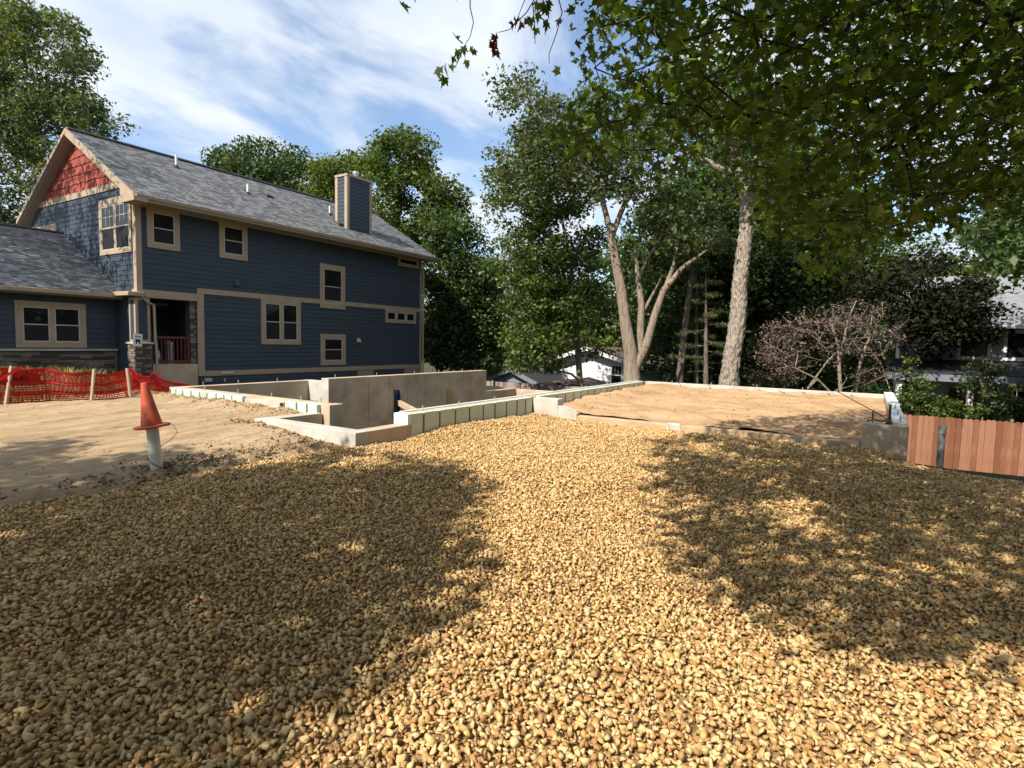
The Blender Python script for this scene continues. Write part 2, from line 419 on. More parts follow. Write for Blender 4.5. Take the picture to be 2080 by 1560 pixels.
outer = [60, 75, 95, 125, 170, 240, 340, 480, 700, 1000]
xs = np.array([-v for v in reversed(outer)] + list(np.arange(-50, -12, 2)) + list(np.arange(-12, 50, .5)) + [50, 53, 56] + outer)
sheet('ground', np.unique(xs), np.unique(xs), gz, M['ground'])
gravel_bed = sheet('gravel_bed', np.arange(-4, 11.01, .08), np.arange(-6, 6.2, .08), lambda x, y: gravel_z(x, y) - .016, M['gravel_under'],
                   keep=lambda x, y: ~((x > 9.68) & (y > -.5)) & ~((x > 5.2) & (y > 5.6)))
sheet('sand_yard', np.arange(-6, 6.13, .05), np.arange(5.62, 13.6, .025), sand_z, M['sand'], keep=lambda x, y: ~((x > 5.2) & (y < 7.5)))
sheet('garage_sand', np.arange(9.72, 16.46, .06), np.arange(-.36, 5.56, .06), garage_z, M['sand_garage'])

# crushed stone: hull templates, scattered in one loose layer
def hull(npts, seed):
    r = np.random.default_rng(seed)
    p = r.normal(size=(npts, 3)); p /= np.linalg.norm(p, axis=1)[:, None]
    p = p / (np.abs(p) ** 5).sum(1)[:, None] ** .2
    p *= np.array([1.12, .70 + .25 * r.random(), .52 + .25 * r.random()]) * .5 * r.uniform(.74, 1.08, (npts, 1))
    bm = bmesh.new()
    for q in p: bm.verts.new(q)
    bmesh.ops.convex_hull(bm, input=bm.verts)
    for v in [v for v in bm.verts if not v.link_faces]: bm.verts.remove(v)
    bmesh.ops.triangulate(bm, faces=bm.faces)
    bmesh.ops.recalc_face_normals(bm, faces=bm.faces)
    bm.verts.index_update()
    V = np.array([v.co[:] for v in bm.verts]); F = np.array([[v.index for v in f.verts] for f in bm.faces])
    bm.free()
    return V, F
HI = [hull(10, 100 + i) for i in range(14)]
LO = [hull(7, 200 + i) for i in range(10)]
def rotmats(n, tilt=.6):
    q = rng.normal(size=(n, 3)) * tilt
    a = rng.random(n) * 2 * np.pi
    def rx(t): c, s = np.cos(t), np.sin(t); o = np.zeros(n); i = o + 1; return np.stack([np.stack([i, o, o], -1), np.stack([o, c, -s], -1), np.stack([o, s, c], -1)], 1)
    def ry(t): c, s = np.cos(t), np.sin(t); o = np.zeros(n); i = o + 1; return np.stack([np.stack([c, o, s], -1), np.stack([o, i, o], -1), np.stack([-s, o, c], -1)], 1)
    def rz(t): c, s = np.cos(t), np.sin(t); o = np.zeros(n); i = o + 1; return np.stack([np.stack([c, -s, o], -1), np.stack([s, c, o], -1), np.stack([o, o, i], -1)], 1)
    return rx(q[:, 0]) @ ry(q[:, 1]) @ rz(a)
def scatter_mesh(name, P, S, temps, tilt=.6):
    """stones at P with size S, drawn from the templates, as one mesh"""
    pick = rng.integers(0, len(temps), len(P)); Vs = []; Fs = []; b = 0
    R_ = rotmats(len(P), tilt)
    for k, (tv, tf) in enumerate(temps):
        idx = np.where(pick == k)[0]
        if len(idx) == 0: continue
        v = np.einsum('nij,vj->nvi', R_[idx], tv) * S[idx, None, None] + P[idx, None, :]
        f = tf[None] + (np.arange(len(idx)) * len(tv))[:, None, None] + b
        Vs.append(v.reshape(-1, 3)); Fs.append(f.reshape(-1, 3)); b += v.shape[0] * v.shape[1]
    return npmesh(name, np.concatenate(Vs), np.concatenate(Fs))
sp = .0194
gx, gy = np.meshgrid(np.arange(-1.2, 10.6, sp), np.arange(-3.4, 5.95, sp))
gx = gx.ravel() + rng.uniform(-.6, .6, gx.size) * sp; gy = gy.ravel() + rng.uniform(-.6, .6, gy.size) * sp
ok = ~((gx > 9.62) & (gy > -.52)) & ~((gx > 4.98) & (gy > 5.50)) & (gy < 5.80 + .10 * nz(gx, gy * 0, 2.0, 4) + .06 * nz(gx, gy, 9, 4))
gx = gx[ok]; gy = gy[ok]
G = np.stack([gx, gy, gravel_z(gx, gy)], -1)
pu, pv, pd = proj(G)
vis = (pd > .3) & (pu > -150) & (pu < 2230) & (pv < 1800) & (rng.random(len(pd)) < np.where(pd > 4.8, .66, 1.0))
bx2, by2 = np.meshgrid(np.arange(-2.5, 10.6, .031), np.arange(-5.2, 5.8, .031))
bx2 = bx2.ravel() + rng.uniform(-.018, .018, bx2.size); by2 = by2.ravel() + rng.uniform(-.018, .018, by2.size)
G2 = np.stack([bx2, by2, gravel_z(bx2, by2)], -1); u2, v2, d2 = proj(G2)
out2 = (d2 > .15) & (u2 > -1100) & (u2 < 3300) & (v2 < 3200) & ~((u2 > -150) & (u2 < 2230) & (v2 < 1800)) & ~((bx2 > 9.62) & (by2 > -.52)) & ~((bx2 > 4.98) & (by2 > 5.5))
G2 = G2[out2]
G = G[vis]; pd = pd[vis]; pu = pu[vis]; pv = pv[vis]
S = np.clip(rng.lognormal(math.log(.0262), .28, len(G)), .013, .050)
G[:, 2] += rng.uniform(-.008, .008, len(G)) + (S - .026) * .25
inside = (pu > 0) & (pu < 2080) & (pv < 1560)
order = np.argsort(np.where(inside, pd / S, 1e9))
near300 = order[:300]; rest = np.setdiff1d(np.arange(len(G)), near300)
hi_sel = rest[pd[rest] < 2.9]; lo_sel = rest[pd[rest] >= 2.9]
tag(link('gravel', scatter_mesh('gravel', G[hi_sel], S[hi_sel], HI), M['gravel'], gravel_bed), kind='stuff')
tag(link('gravel', scatter_mesh('gravel_far', G[lo_sel], S[lo_sel] * np.where(pd[lo_sel] > 4.8, 1.22, 1.04), LO), M['gravel'], gravel_bed), kind='stuff')
tag(link('gravel', scatter_mesh('gravel_edge', G2, np.clip(rng.lognormal(math.log(.041), .22, len(G2)), .02, .07), LO), M['gravel'], gravel_bed), kind='stuff')
tm = []
for tv, tf in HI:
    me = npmesh('stone', tv, tf); me.materials.append(M['gravel']); tm.append(me)
for i in near300:
    o = bpy.data.objects.new('stone', tm[rng.integers(0, len(tm))])
    C.objects.link(o); o.parent = gravel_bed
    o.location = G[i]; s = float(S[i]); o.scale = (s, s, s)
    o.rotation_euler = (rng.normal() * .6, rng.normal() * .6, rng.random() * 6.28)
# clods of churned soil on the sand along the gravel edge and against the foundation
nC = 4200
cxx = rng.uniform(-.5, 5.05, nC); cyy = 5.75 + np.abs(rng.normal(0, .33, nC))
sel = rng.random(nC) < np.clip(.4 + .6 * nz(cxx, cyy, 1.7, 9), .05, 1)
cxx = cxx[sel]; cyy = cyy[sel]
c2x = 6.02 - np.abs(rng.normal(0, .16, 500)); c2y = rng.uniform(7.7, 12.2, 500)
c3x = rng.uniform(9.85, 16.2, 1100); c3y = rng.uniform(-.2, 5.3, 1100)
c4x = 5.02 - np.abs(rng.normal(0, .1, 220)); c4y = rng.uniform(5.75, 7.9, 220)
def clods(name, x, y, fz, m, lo=.012, hi=.05):
    s = rng.uniform(lo, hi, len(x)) * rng.random(len(x)) ** .6 + .008
    P = np.stack([x, y, fz(x, y) + s * .2], -1)
    return tag(link(name, scatter_mesh(name, P, s, LO), m), kind='stuff')
clods('soil_clods', np.concatenate([cxx, c4x]), np.concatenate([cyy, c4y]), sand_z, M['soil'], hi=.06)
c5x = rng.uniform(-1.5, 6.0, 2600); c5y = rng.uniform(6.0, 12.6, 2600); s5 = (nz(c5x, c5y, 1.1, 2) > -.1) & ~((c5x > 5.0) & (c5y < 7.7))
clods('sand_crumbs', c5x[s5], c5y[s5], sand_z, M['sand'], lo=.004, hi=.026)
clods('sand_clods', c2x, c2y, sand_z, M['sand'], hi=.06)
sheet('churned_soil', np.arange(-4, 5.06, .035), np.arange(5.62, 7.0, .035), lambda x, y: sand_z(x, y) + .006 + .02 * nz(x, y, 13, 3) * smooth(6.6, 5.9, y), M['soil'],
      keep=lambda x, y: y < 6.12 + .22 * nz(x, y * .3, 2.2, 6) + .12 * nz(x, y, 8, 2))
clods('sand_clods', c3x, c3y, garage_z, M['sand_garage'], hi=.05)

# ------------------------------------------------------------------ concrete foundations
fnd = empty('basement_foundation', (6.2, 5.5, -2.4), 'poured concrete basement foundation with mint foam panels, between gravel and blue house', 'foundation')
T, LOW, BOT = .34, .20, -2.5
def wallp(name, m, x0, x1, y0, y1, z0, z1, parent=fnd, bevel=.008):
    return boxo(name, m, parent, x0, x1, y0, y1, z0, z1, bevel)
wallp('low_wall', M['concrete_pale'], 5.07, 5.30, 5.50, 7.63, -.7, LOW)
wallp('low_wall', M['concrete'], 5.302, 6.14, 5.503, 5.72, BOT, LOW - .003)
wallp('low_wall', M['concrete'], 5.302, 6.12, 7.40, 7.626, BOT, LOW - .002)
sidew = wallp('side_wall', M['concrete'], 6.152, 6.35, 7.44, 11.88, BOT, T)
wallp('wall_end', M['concrete'], 6.14, 6.42, 7.25, 7.437, BOT, T - .003)
wallp('back_wall', M['concrete'], 6.155, 9.40, 11.885, 12.10, BOT, T - .004)
wallp('jog_wall', M['concrete_pale'], 9.403, 9.62, 11.258, 12.09, BOT, T)
# tall wall cast between form panels: one slab per panel, seams recessed
seams = [9.30, 9.83, 10.59, 11.35, 12.08, 12.85, 13.58, 14.36, 15.11, 16.0]
tw = wallp('tall_wall', M['concrete'], 9.306, 15.994, 11.012, 11.25, BOT, .43, bevel=0)
for a, b in zip(seams[:-1], seams[1:]):
    boxo('form_panel', M['concrete'], tw, a + .006, b - .006, 11.0 + rng.uniform(-.002, .002), 11.014, BOT, .428, bevel=.004)
for a, b in zip(seams[:-1], seams[1:]):
    for zz in (.22, -.22, -.66):
        for xx in (a + .07, b - .07):
            MB().tube([(xx, 10.9965, zz), (xx, 11.01, zz)], .012, 8).build('tie_hole', M['interior'], tw)
boxo('wall_end', M['concrete_pale'], tw, 9.285, 9.304, 11.0, 11.25, BOT, .432)
wallp('drop_wall', M['concrete'], 16.0, 18.14, 11.0, 11.24, BOT, -.30)
wallp('drop_wall', M['concrete'], 17.92, 18.14, 5.9, 10.997, BOT, -.32)
# common wall between basement and garage: concrete core, foam panels with brown webs
cw = wallp('common_wall', M['concrete'], 6.205, 16.40, 5.575, 5.76, BOT, T - .004)
strips = [6.12, 6.39, 6.76, 7.15, 7.53, 7.92, 8.28, 8.65, 9.02, 9.33, 9.60]
for a, b in zip(strips[:-1], strips[1:]):
    boxo('foam_panel', M['foam_shaded'], cw, a + .014, b - .014, 5.50 + rng.uniform(-.003, .003), 5.574, -.6, T + .004, bevel=.004)
    boxo('furring_strip', M['strip'], cw, b - .013, b + .013, 5.494, 5.573, -.6, T - .01)
boxo('foam_panel', M['foam_edge'], cw, 6.05, 6.20, 5.505, 5.775, LOW - .02, T + .008, bevel=.006)
boxo('foam_panel', M['foam_edge'], cw, 6.21, 16.40, 5.765, 5.82, -.6, T + .012, bevel=.006)
gs = np.arange(9.86, 16.4, .385)
for a, b in zip(gs[:-1], gs[1:]):
    boxo('foam_panel', M['foam_shaded'], cw, a + .011, b - .011, 5.50 + rng.uniform(-.003, .003), 5.574, -.3, T + .006, bevel=.004)
    boxo('furring_strip', M['strip'], cw, b - .010, b + .010, 5.494, 5.573, -.3, T - .006)
# foam on the outer face of the side wall
ys_ = [7.46, 7.72, 7.98, 8.3]
for a, b in zip(ys_[:-1], ys_[1:]):
    boxo('foam_panel', M['foam'], sidew, 6.075, 6.15, a + .018, b - .018, -.3, T - .012, bevel=.004)
    boxo('furring_strip', M['strip'], sidew, 6.068, 6.149, b - .015, b + .015, -.3, T - .03)
boxo('concrete_patch', M['concrete_pale'], sidew, 6.10, 6.15, 8.34, 9.45, -.3, T - .04)
boxo('foam_gap', M['black'], sidew, 6.085, 6.099, 8.33, 8.43, -.1, .29)
ys_ = [9.47, 9.80, 10.05, 10.30, 10.60, 10.85, 11.15, 11.45, 11.70, 11.9]
for a, b in zip(ys_[:-1], ys_[1:]):
    boxo('foam_panel', M['foam'], sidew, 6.075, 6.15, a + .014, b - .014, -.3, T - .012, bevel=.004)
    boxo('furring_strip', M['strip'], sidew, 6.068, 6.149, b - .011, b + .011, -.3, T - .03)
# printed mark on one panel
pm = MB()
for y0, y1, z0, z1 in ((10.63, 10.645, .12, .30), (10.80, 10.815, .12, .30), (10.645, 10.80, .285, .30), (10.67, 10.69, .15, .27), (10.69, 10.76, .25, .27), (10.69, 10.76, .20, .215), (10.75, 10.77, .215, .25), (10.70, 10.72, .14, .20), (10.73, 10.76, .14, .17)):
    pm.box(6.0715, 6.0745, y0, y1, z0, z1)
pm.build('printed_mark', M['lumber'], sidew)
# anchor bolts standing out of the wall tops
def bolt(x, y, z, h=.085, parent=fnd):
    o = MB().tube([(x, y, z - .02), (x, y, z + h)], .0085, 6).tube([(x, y, z + h * .55), (x, y, z + h * .7)], .016, 6).build('anchor_bolt', M['bolt'], parent)
    return o
for x in (6.55, 7.45, 8.5, 9.45, 10.7, 12.2, 13.7, 15.2): bolt(x, 5.66, T)
for x in (9.6, 11.0, 12.5, 13.6, 14.8): bolt(x, 11.13, .43)
for y in (7.6, 8.1, 8.9, 9.9, 11.0): bolt(6.26, y, T)
for x in (6.8, 7.6, 8.6): bolt(x, 12.0, T)
# brackets left on the tall wall
bb = empty('wall_bracket', (11.6, 10.94, -.75), 'dark blue steel bracket on the tall concrete wall', 'bracket')
boxo('back_plate', M['bluesteel'], bb, 11.53, 11.67, 10.965, 10.998, -.75, .02)
boxo('flange', M['bluesteel'], bb, 11.53, 11.548, 10.90, 10.964, -.75, .02)
boxo('flange', M['bluesteel'], bb, 11.652, 11.67, 10.90, 10.964, -.75, .02)
tag(MB().bar((11.64, 10.93, -.33), (9.4, 6.9, -.62), .09, .14).build('timber_brace', M['lumber']), 'raw lumber brace leaning from the blue bracket into the pit', 'lumber')
yb = empty('wall_bracket', (13.93, 10.94, -.8), 'yellow bracket on the tall concrete wall', 'bracket')
boxo('back_plate', M['yellow'], yb, 13.87, 13.93, 10.96, 10.998, -.85, -.12)
MB().tube([(13.95, 10.93, -.45), (14.02, 10.90, -.42), (14.03, 10.90, -.25), (13.96, 10.92, -.16)], .014, 6).build('handle', M['yellow'], yb)

gar = empty('garage_foundation', (9.6, -.56, -.8), 'concrete garage foundation filled with raked brown sand beside the gravel', 'foundation')
wallp('corner_wall', M['concrete_pale'], 9.60, 9.84, 4.95, 5.49, -.6, T - .002, gar)
MB().hexa([(9.603, 4.55, -.6), (9.82, 4.55, -.6), (9.82, 4.948, -.6), (9.603, 4.948, -.6)], [(9.603, 4.55, .10), (9.82, 4.55, .10), (9.82, 4.948, .22), (9.603, 4.948, .22)]).build('corner_wall', M['concrete_pale'], gar)
wallp('door_sill', M['sill'], 9.60, 9.80, .024, 4.548, -.6, .066, gar, .02)
wallp('sill_chip', M['concrete_pale'], 9.59, 9.70, 2.62, 2.86, -.2, .086, gar, .02)
fw = wallp('far_wall', M['concrete_pale'], 16.402, 16.62, -.56, 5.572, -1.6, T - .01, gar)
wallp('block_end', M['concrete'], 9.50, 9.98, -.53, .02, -1.8, .355, gar, .012)
wallp('right_wall', M['concrete'], 9.984, 16.40, -.555, -.37, -1.9, .30, gar)
wallp('foam_block', M['white'], 12.9, 16.4, -.553, -.365, .302, .40, gar)
wallp('foam_block', M['white'], 10.9, 12.897, -.551, -.368, .302, .352, gar)
wallp('foam_block', M['white'], 9.99, 10.897, -.549, -.37, .302, .33, gar)
for x in (10.3, 11.2, 12.3): bolt(x, -.46, .33, .09, gar)
for y in (.3, 1.4, 2.5, 3.7, 4.8): bolt(16.5, y, T - .01, .07, gar)
# rebar hooks bent out of the garage walls
for k, y in enumerate((4.4, 3.6, 2.2, 1.7, 1.15, .6, .1)):
    h = .40 if k < 2 else .17
    pts = [(16.40, y, .22), (16.2, y + .04, .24), (16.05, y + .10, .26 + h * .4), (15.98, y + .16, .26 + h)] if k < 2 else [(16.40, y, .21), (16.25, y + .1, .24), (16.15, y + .22, .30)]
    MB().tube(pts, .008, 6).build('rebar', M['steel'], gar)
MB().tube([(13.6, .55, .55), (11.4, -.2, .33), (10.2, -.33, .34)], .008, 6).build('rebar', M['steel'], gar)
MB().tube([(9.75, -.03, .37), (9.72, -.12, .40), (9.70, -.22, .38), (9.72, -.3, .42)], .010, 6).build('rebar', M['steel'], gar)
MB().tube([(9.78, -.1, .35), (9.78, -.1, .52)], .008, 6).build('rebar', M['steel'], gar)
MB().tube([(9.66, -.26, .36), (9.66, -.34, .36)], .035, 10).build('pipe_stub', M['steel'], gar)
MB().tube([(9.85, -.31, .35), (9.9, -.31, .62)], .016, 6).build('pipe_stub', M['steel'], gar)

# ------------------------------------------------------------------ pipe with cone
PX, PY = 2.93, 6.01
pz = float(sand_z(PX, PY))
lean = Vector((-.06, .045, 1)).normalized()
base = Vector((PX, PY, pz - .15)); top = base + lean * .64
pp = empty('standpipe', (PX, PY, pz), 'leaning white plastic standpipe capped by the orange cone', 'pipe')
mb = MB().tube([base, top], .056, 20)
mb.build('pipe', M['pvc'], pp, sm=False)
wr = []
for k in range(26):
    t = k / 25; a = 1.2 + t * 4.3
    c = base + lean * (.30 - .16 * t); r = .058
    wr.append((c.x + r * math.cos(a), c.y + r * math.sin(a), c.z))
MB().tube(wr + [(PX + .10, PY - .1, pz + .03), (PX + .16, PY - .26, pz + .01)], .004, 5).build('tracer_wire', M['black'], pp)
wq = [tuple(top + Vector((.05, -.03, -.04))), tuple(top + Vector((.16, -.09, -.05))), tuple(top + Vector((.20, -.10, -.14))), tuple(top + Vector((.13, -.08, -.22))), tuple(top + Vector((.06, -.05, -.26)))]
MB().tube(wq, .0035, 5).build('tracer_wire', M['wirered'], pp)
cone = empty('traffic_cone', tuple(top - lean * .10), 'scuffed orange traffic cone set over the white standpipe', 'cone')
cl = Vector((-.10, .10, 1)).normalized()
def axis_ring(c, ax, r, n, ph=0.0, sq=0.0):
    s = ax.cross(Vector((0, 1, 0))).normalized(); t = ax.cross(s)
    out = []
    for k in range(n):
        a = 2 * math.pi * k / n + ph
        rr = r
        if sq:
            cc, ss = abs(math.cos(a)), abs(math.sin(a)); rr = r * (1 - sq + sq / max(cc, ss))
        out.append(tuple(c + (s * math.cos(a) + t * math.sin(a)) * rr))
    return out
cb = top - lean * .075
def lathe(prof, name, m, n=28, sq=0.0, ax=cl):
    mb = MB()
    for h, r in prof: mb.v += axis_ring(cb + ax * h, ax, r, n, sq=sq)
    for i in range(len(prof) - 1):
        for k in range(n):
            k2 = (k + 1) % n
            mb.f.append((i * n + k, i * n + k2, (i + 1) * n + k2, (i + 1) * n + k))
    return mb.build(name, m, cone, sm=True)
lathe([(.012, .098), (.03, .094), (.44, .031), (.452, .027), (.452, .018), (.40, .020), (.03, .086)], 'cone_body', M['cone'])
lathe([(0, .09), (.0, .142), (.005, .150), (.014, .151), (.024, .146), (.026, .097)], 'base_flange', M['cone'], n=32, sq=.35)
# ------------------------------------------------------------------ blue two-storey house
HX0, HX1, HY0, HY1 = 9.3, 23.05, 20.1, 28.0
EY, EZ, RY, RZ, SL = 19.45, 5.72, 24.05, 8.457, .595
hs = empty('two_storey_house', (16.0, 24.0, -.8), 'blue lap-sided two-storey house with grey shingle roof and red gable', 'house')
# ---- bodies behind the siding
wf = MB().box(HX0 + .01, HX1, HY0 + .02, HY1, 2.62, EZ + .2).box(11.22, HX1, HY0 + .02, HY1, -1.2, 2.62).box(HX0 + .01, 11.22, 22.1, HY1, -1.2, 2.62).build('front_wall', M['siding'], hs)
def lap_front(x0, x1, z0, y, h, parent, m=M['siding']):
    mb = MB(); mb.hexa([(x0, y - .020, z0), (x1, y - .020, z0), (x1, y + .015, z0), (x0, y + .015, z0)],
                       [(x0, y - .004, z0 + h + .012), (x1, y - .004, z0 + h + .012), (x1, y + .015, z0 + h + .012), (x0, y + .015, z0 + h + .012)])
    return mb.build('siding_board', m, parent)
def lap_side(y0, y1, z0, x, h, parent, m=M['siding']):
    mb = MB(); mb.hexa([(x - .020, y0, z0), (x + .015, y0, z0), (x + .015, y1, z0), (x - .020, y1, z0)],
                       [(x - .004, y0, z0 + h + .012), (x + .015, y0, z0 + h + .012), (x + .015, y1, z0 + h + .012), (x - .004, y1, z0 + h + .012)])
    return mb.build('siding_board', m, parent)
EXP = .165
z = 3.06
while z < 5.52: lap_front(9.44, 22.93, z, HY0, EXP, wf); z += EXP
lap_front(9.44, 11.21, 2.862, HY0, .19, wf)
z = .14
while z < 2.80: lap_front(11.45, 22.93, z, HY0, EXP, wf); z += EXP
z = -1.05
while z < -.10: lap_front(11.3, 23.0, z, HY0, EXP, wf); z += EXP
# gable wall
gw = MB().add([(HX0 + .02, HY0 + .02, -1), (HX0 + .02, HY1, -1), (HX0 + .02, HY1, 5.9), (HX0 + .02, RY, 8.25), (HX0 + .02, HY0 + .02, 5.9),
               (HX0 + .25, HY0 + .02, -1), (HX0 + .25, HY1, -1), (HX0 + .25, HY1, 5.9), (HX0 + .25, RY, 8.25), (HX0 + .25, HY0 + .02, 5.9)],
              [(0, 4, 3, 2, 1), (5, 6, 7, 8, 9), (0, 1, 6, 5), (1, 2, 7, 6), (2, 3, 8, 7), (3, 4, 9, 8), (4, 0, 5, 9)])
gw.v = [(x, y, max(zz, 2.62) if y < 22.0 else zz) for x, y, zz in gw.v]
gw = gw.build('gable_wall', M['siding'], hs)
z = 2.66
while z < 6.12:
    lap_side(HY0 + .13, HY1 - .02, z, HX0, min(EXP, 6.16 - z), gw); z += EXP
boxo('frieze_board', M['trim'], gw, HX0 - .035, HX0 + .015, 20.62, 27.45, 6.16, 6.37)
# red shakes in the gable peak
z = 6.375
row = 0
while z < 8.10:
    h = .30
    zmax = lambda yy: EZ - .19 + SL * min(yy - EY, 2 * RY - EY - yy)
    y0 = EY + (z + .19 - EZ) / SL; y1 = 2 * RY - y0
    y = y0 - .1 + .07 * (row % 2)
    while y < y1:
        w = rng.uniform(.14, .30); a = max(y, y0); b = min(y + w - .004, y1)
        if b - a > .03:
            dz = rng.uniform(-.03, .015)
            mb = MB(); za = min(z + h + .02, max(zmax(a), z + .03)); zb = min(z + h + .02, max(zmax(b), z + .03))
            mb.hexa([(HX0 - .034, a, z + dz), (HX0 + .015, a, z + dz), (HX0 + .015, b, z + dz), (HX0 - .034, b, z + dz)],
                    [(HX0 - .006, a, za), (HX0 + .015, a, za), (HX0 + .015, b, zb), (HX0 - .006, b, zb)])
            mb.build('shake', M['shake'], gw)
        y += w
    z += h; row += 1
# ---- trim
def trim(name, x0, x1, y0, y1, z0, z1, m=None, parent=hs): return boxo(name, m or M['trim'], parent, x0, x1, y0, y1, z0, z1, bevel=.004)
trim('corner_board', HX0 - .03, HX0 + .15, HY0 - .032, HY0 + .016, 2.86, EZ - .10)
trim('corner_board', HX0 - .032, HX0 + .016, HY0 + .018, HY0 + .15, 2.62, EZ - .04)
trim('corner_board', HX1 - .13, HX1 + .03, HY0 - .032, HY0 + .02, -.9, EZ - .10)
trim('belt_board', 11.22, HX1 - .135, HY0 - .036, HY0 + .014, 2.87, 3.058)
trim('porch_header', HX0 - .03, 11.218, HY0 - .036, HY0 + .3, 2.60, 2.858)
trim('porch_casing', 11.22, 11.448, HY0 - .034, HY0 + .018, -.04, 2.868)
trim('base_board', 11.452, HX1 - .135, HY0 - .034, HY0 + .014, -.05, .138)
trim('frieze_board', HX0 + .155, HX1 - .135, HY0 - .033, HY0 + .014, 5.50, EZ - .12)
# ---- roof
rf = MB()
th = .14
for s in (1, -1):
    def yy(t): return RY - s * (RY - EY) * t if s == 1 else RY + (RY - EY) * t
    a, b = yy(1.0), RY
    lo = [(9.0, a, EZ - th), (23.5, a, EZ - th), (23.5, b, RZ - th), (9.0, b, RZ - th)]
    hi = [(9.0, a, EZ), (23.5, a, EZ), (23.5, b, RZ), (9.0, b, RZ)]
    if s == -1: lo = [lo[3], lo[2], lo[1], lo[0]]; hi = [hi[3], hi[2], hi[1], hi[0]]
    rf.hexa(lo, hi)
roof = rf.build('roof', M['shingle'], hs)
def shingles(x0, x1, y0, z0, y1, z1, name, parent, exp=.143, skip=None, clip=None):
    """architectural shingle tabs laid course by course up a slope facing -Y"""
    L = math.hypot(y1 - y0, z1 - z0); n = int(L / exp); d = np.array([0, (y1 - y0) / L, (z1 - z0) / L]); up = np.array([0, -d[2], d[1]])
    V = []; F = []
    for r in range(n):
        s0 = r * exp; s1 = s0 + exp * 1.04
        xa = x0; xb = x1
        if clip: xa, xb = clip((y0 + d[1] * s0))
        x = xa - rng.uniform(0, .3)
        while x < xb:
            w = rng.choice([.13, .18, .24, .32]); t = rng.choice([.006, .012])
            a = max(x, xa); b = min(x + w, xb); x += w
            if b - a < .02: continue
            p = lambda xx, s, h: np.array([xx, y0, z0]) + d * s + up * h
            k = len(V)
            V += [p(a, s0 - .004, 0), p(b, s0 - .004, 0), p(a, s0 - .004, t + .004), p(b, s0 - .004, t + .004), p(b, s1, .004), p(a, s1, .004)]
            F += [(k, k + 1, k + 3, k + 2), (k + 2, k + 3, k + 4, k + 5)]
    o = link(name, npmesh(name, np.array(V) - np.array(worigin(parent)), np.array(F)), M['shingle'], parent)
    return tag(o, kind='stuff')
shingles(9.0, 23.5, EY, EZ + .002, RY, RZ + .002, 'shingles', roof)
MB().bar((8.98, RY, RZ + .025), (23.52, RY, RZ + .025), .26, .05).build('ridge_cap', M['shingle'], roof)
# soffit, gutter, rake boards
trim('soffit', HX0 - .25, 23.45, EY - .046, HY0 + .018, EZ - .19, EZ - .1465, M['soffit'])
g = MB()
g.add([(9.0, EY - .12, EZ - .01), (23.5, EY - .12, EZ - .01), (23.5, EY - .10, EZ - .09), (23.5, EY - .05, EZ - .145), (9.0, EY - .05, EZ - .145), (9.0, EY - .10, EZ - .09),
       (9.0, EY + .012, EZ - .01), (23.5, EY + .012, EZ - .01), (23.5, EY + .012, EZ - .145), (9.0, EY + .012, EZ - .145)],
      [(0, 5, 2, 1), (5, 4, 3, 2), (4, 9, 8, 3), (0, 6, 9, 4, 5), (1, 2, 3, 8, 7), (0, 1, 7, 6)])
g.build('gutter', M['trim'], hs)
for s in (1, -1):
    e = EY if s == 1 else 2 * RY - EY
    mb = MB(); dn = .24 if s == 1 else .13
    lo = [(8.93, e, EZ - dn), (8.998, e, EZ - dn), (8.998, RY, RZ - dn), (8.93, RY, RZ - dn)]
    hi = [(8.93, e, EZ + .01), (8.998, e, EZ + .01), (8.998, RY, RZ + .01), (8.93, RY, RZ + .01)]
    mb.hexa(lo, hi).build('rake_board', M['trim'], hs)
    mb = MB()
    lo = [(9.0, e, EZ - .20), (9.32, e, EZ - .20), (9.32, RY, RZ - .20), (9.0, RY, RZ - .20)]
    hi = [(9.0, e, EZ - .145), (9.32, e, EZ - .145), (9.32, RY, RZ - .145), (9.0, RY, RZ - .145)]
    mb.hexa(lo, hi).build('rake_soffit', M['soffit'], hs)
# eave return at the corner
MB().add([(8.915, EY - .1, EZ - .21), (9.33, EY - .1, EZ - .21), (9.33, HY0 + .1, EZ - .21), (8.915, HY0 + .1, EZ - .21), (8.915, EY - .1, EZ - .06), (9.33, EY - .1, EZ - .06), (9.33, HY0 + .1, EZ + .26), (8.915, HY0 + .1, EZ + .26)],
         [(0, 3, 2, 1), (4, 5, 6, 7), (0, 1, 5, 4), (1, 2, 6, 5), (2, 3, 7, 6), (3, 0, 4, 7)]).build('eave_return', M['trim'], hs)
# plumbing vents and low vents on the roof
def onroof(x, y): return (x, y, EZ + SL * (y - EY))
for x, y, h in ((12.14, 23.0, .48), (14.46, 22.0, .40), (18.62, 21.94, .42)):
    p = Vector(onroof(x, y))
    v = MB().tube([p - Vector((0, 0, .1)), p + Vector((0, 0, h))], .045, 12).build('vent_pipe', M['white'], hs, sm=False)
    MB().tube([p + Vector((0, 0, -.04)), p + Vector((0, 0, .09))], [.13, .05], 12).build('flashing', M['black'], v)
for x, y in ((15.62, 22.3), (18.3, 20.9)):
    p = Vector(onroof(x, y))
    MB().hexa([p + Vector((-.17, -.13, -.06)), p + Vector((.17, -.13, -.06)), p + Vector((.17, .16, .10)), p + Vector((-.17, .16, .10))],
              [p + Vector((-.13, -.10, .06)), p + Vector((.13, -.10, .06)), p + Vector((.15, .14, .15)), p + Vector((-.15, .14, .15))]).build('roof_vent', M['black'], hs)
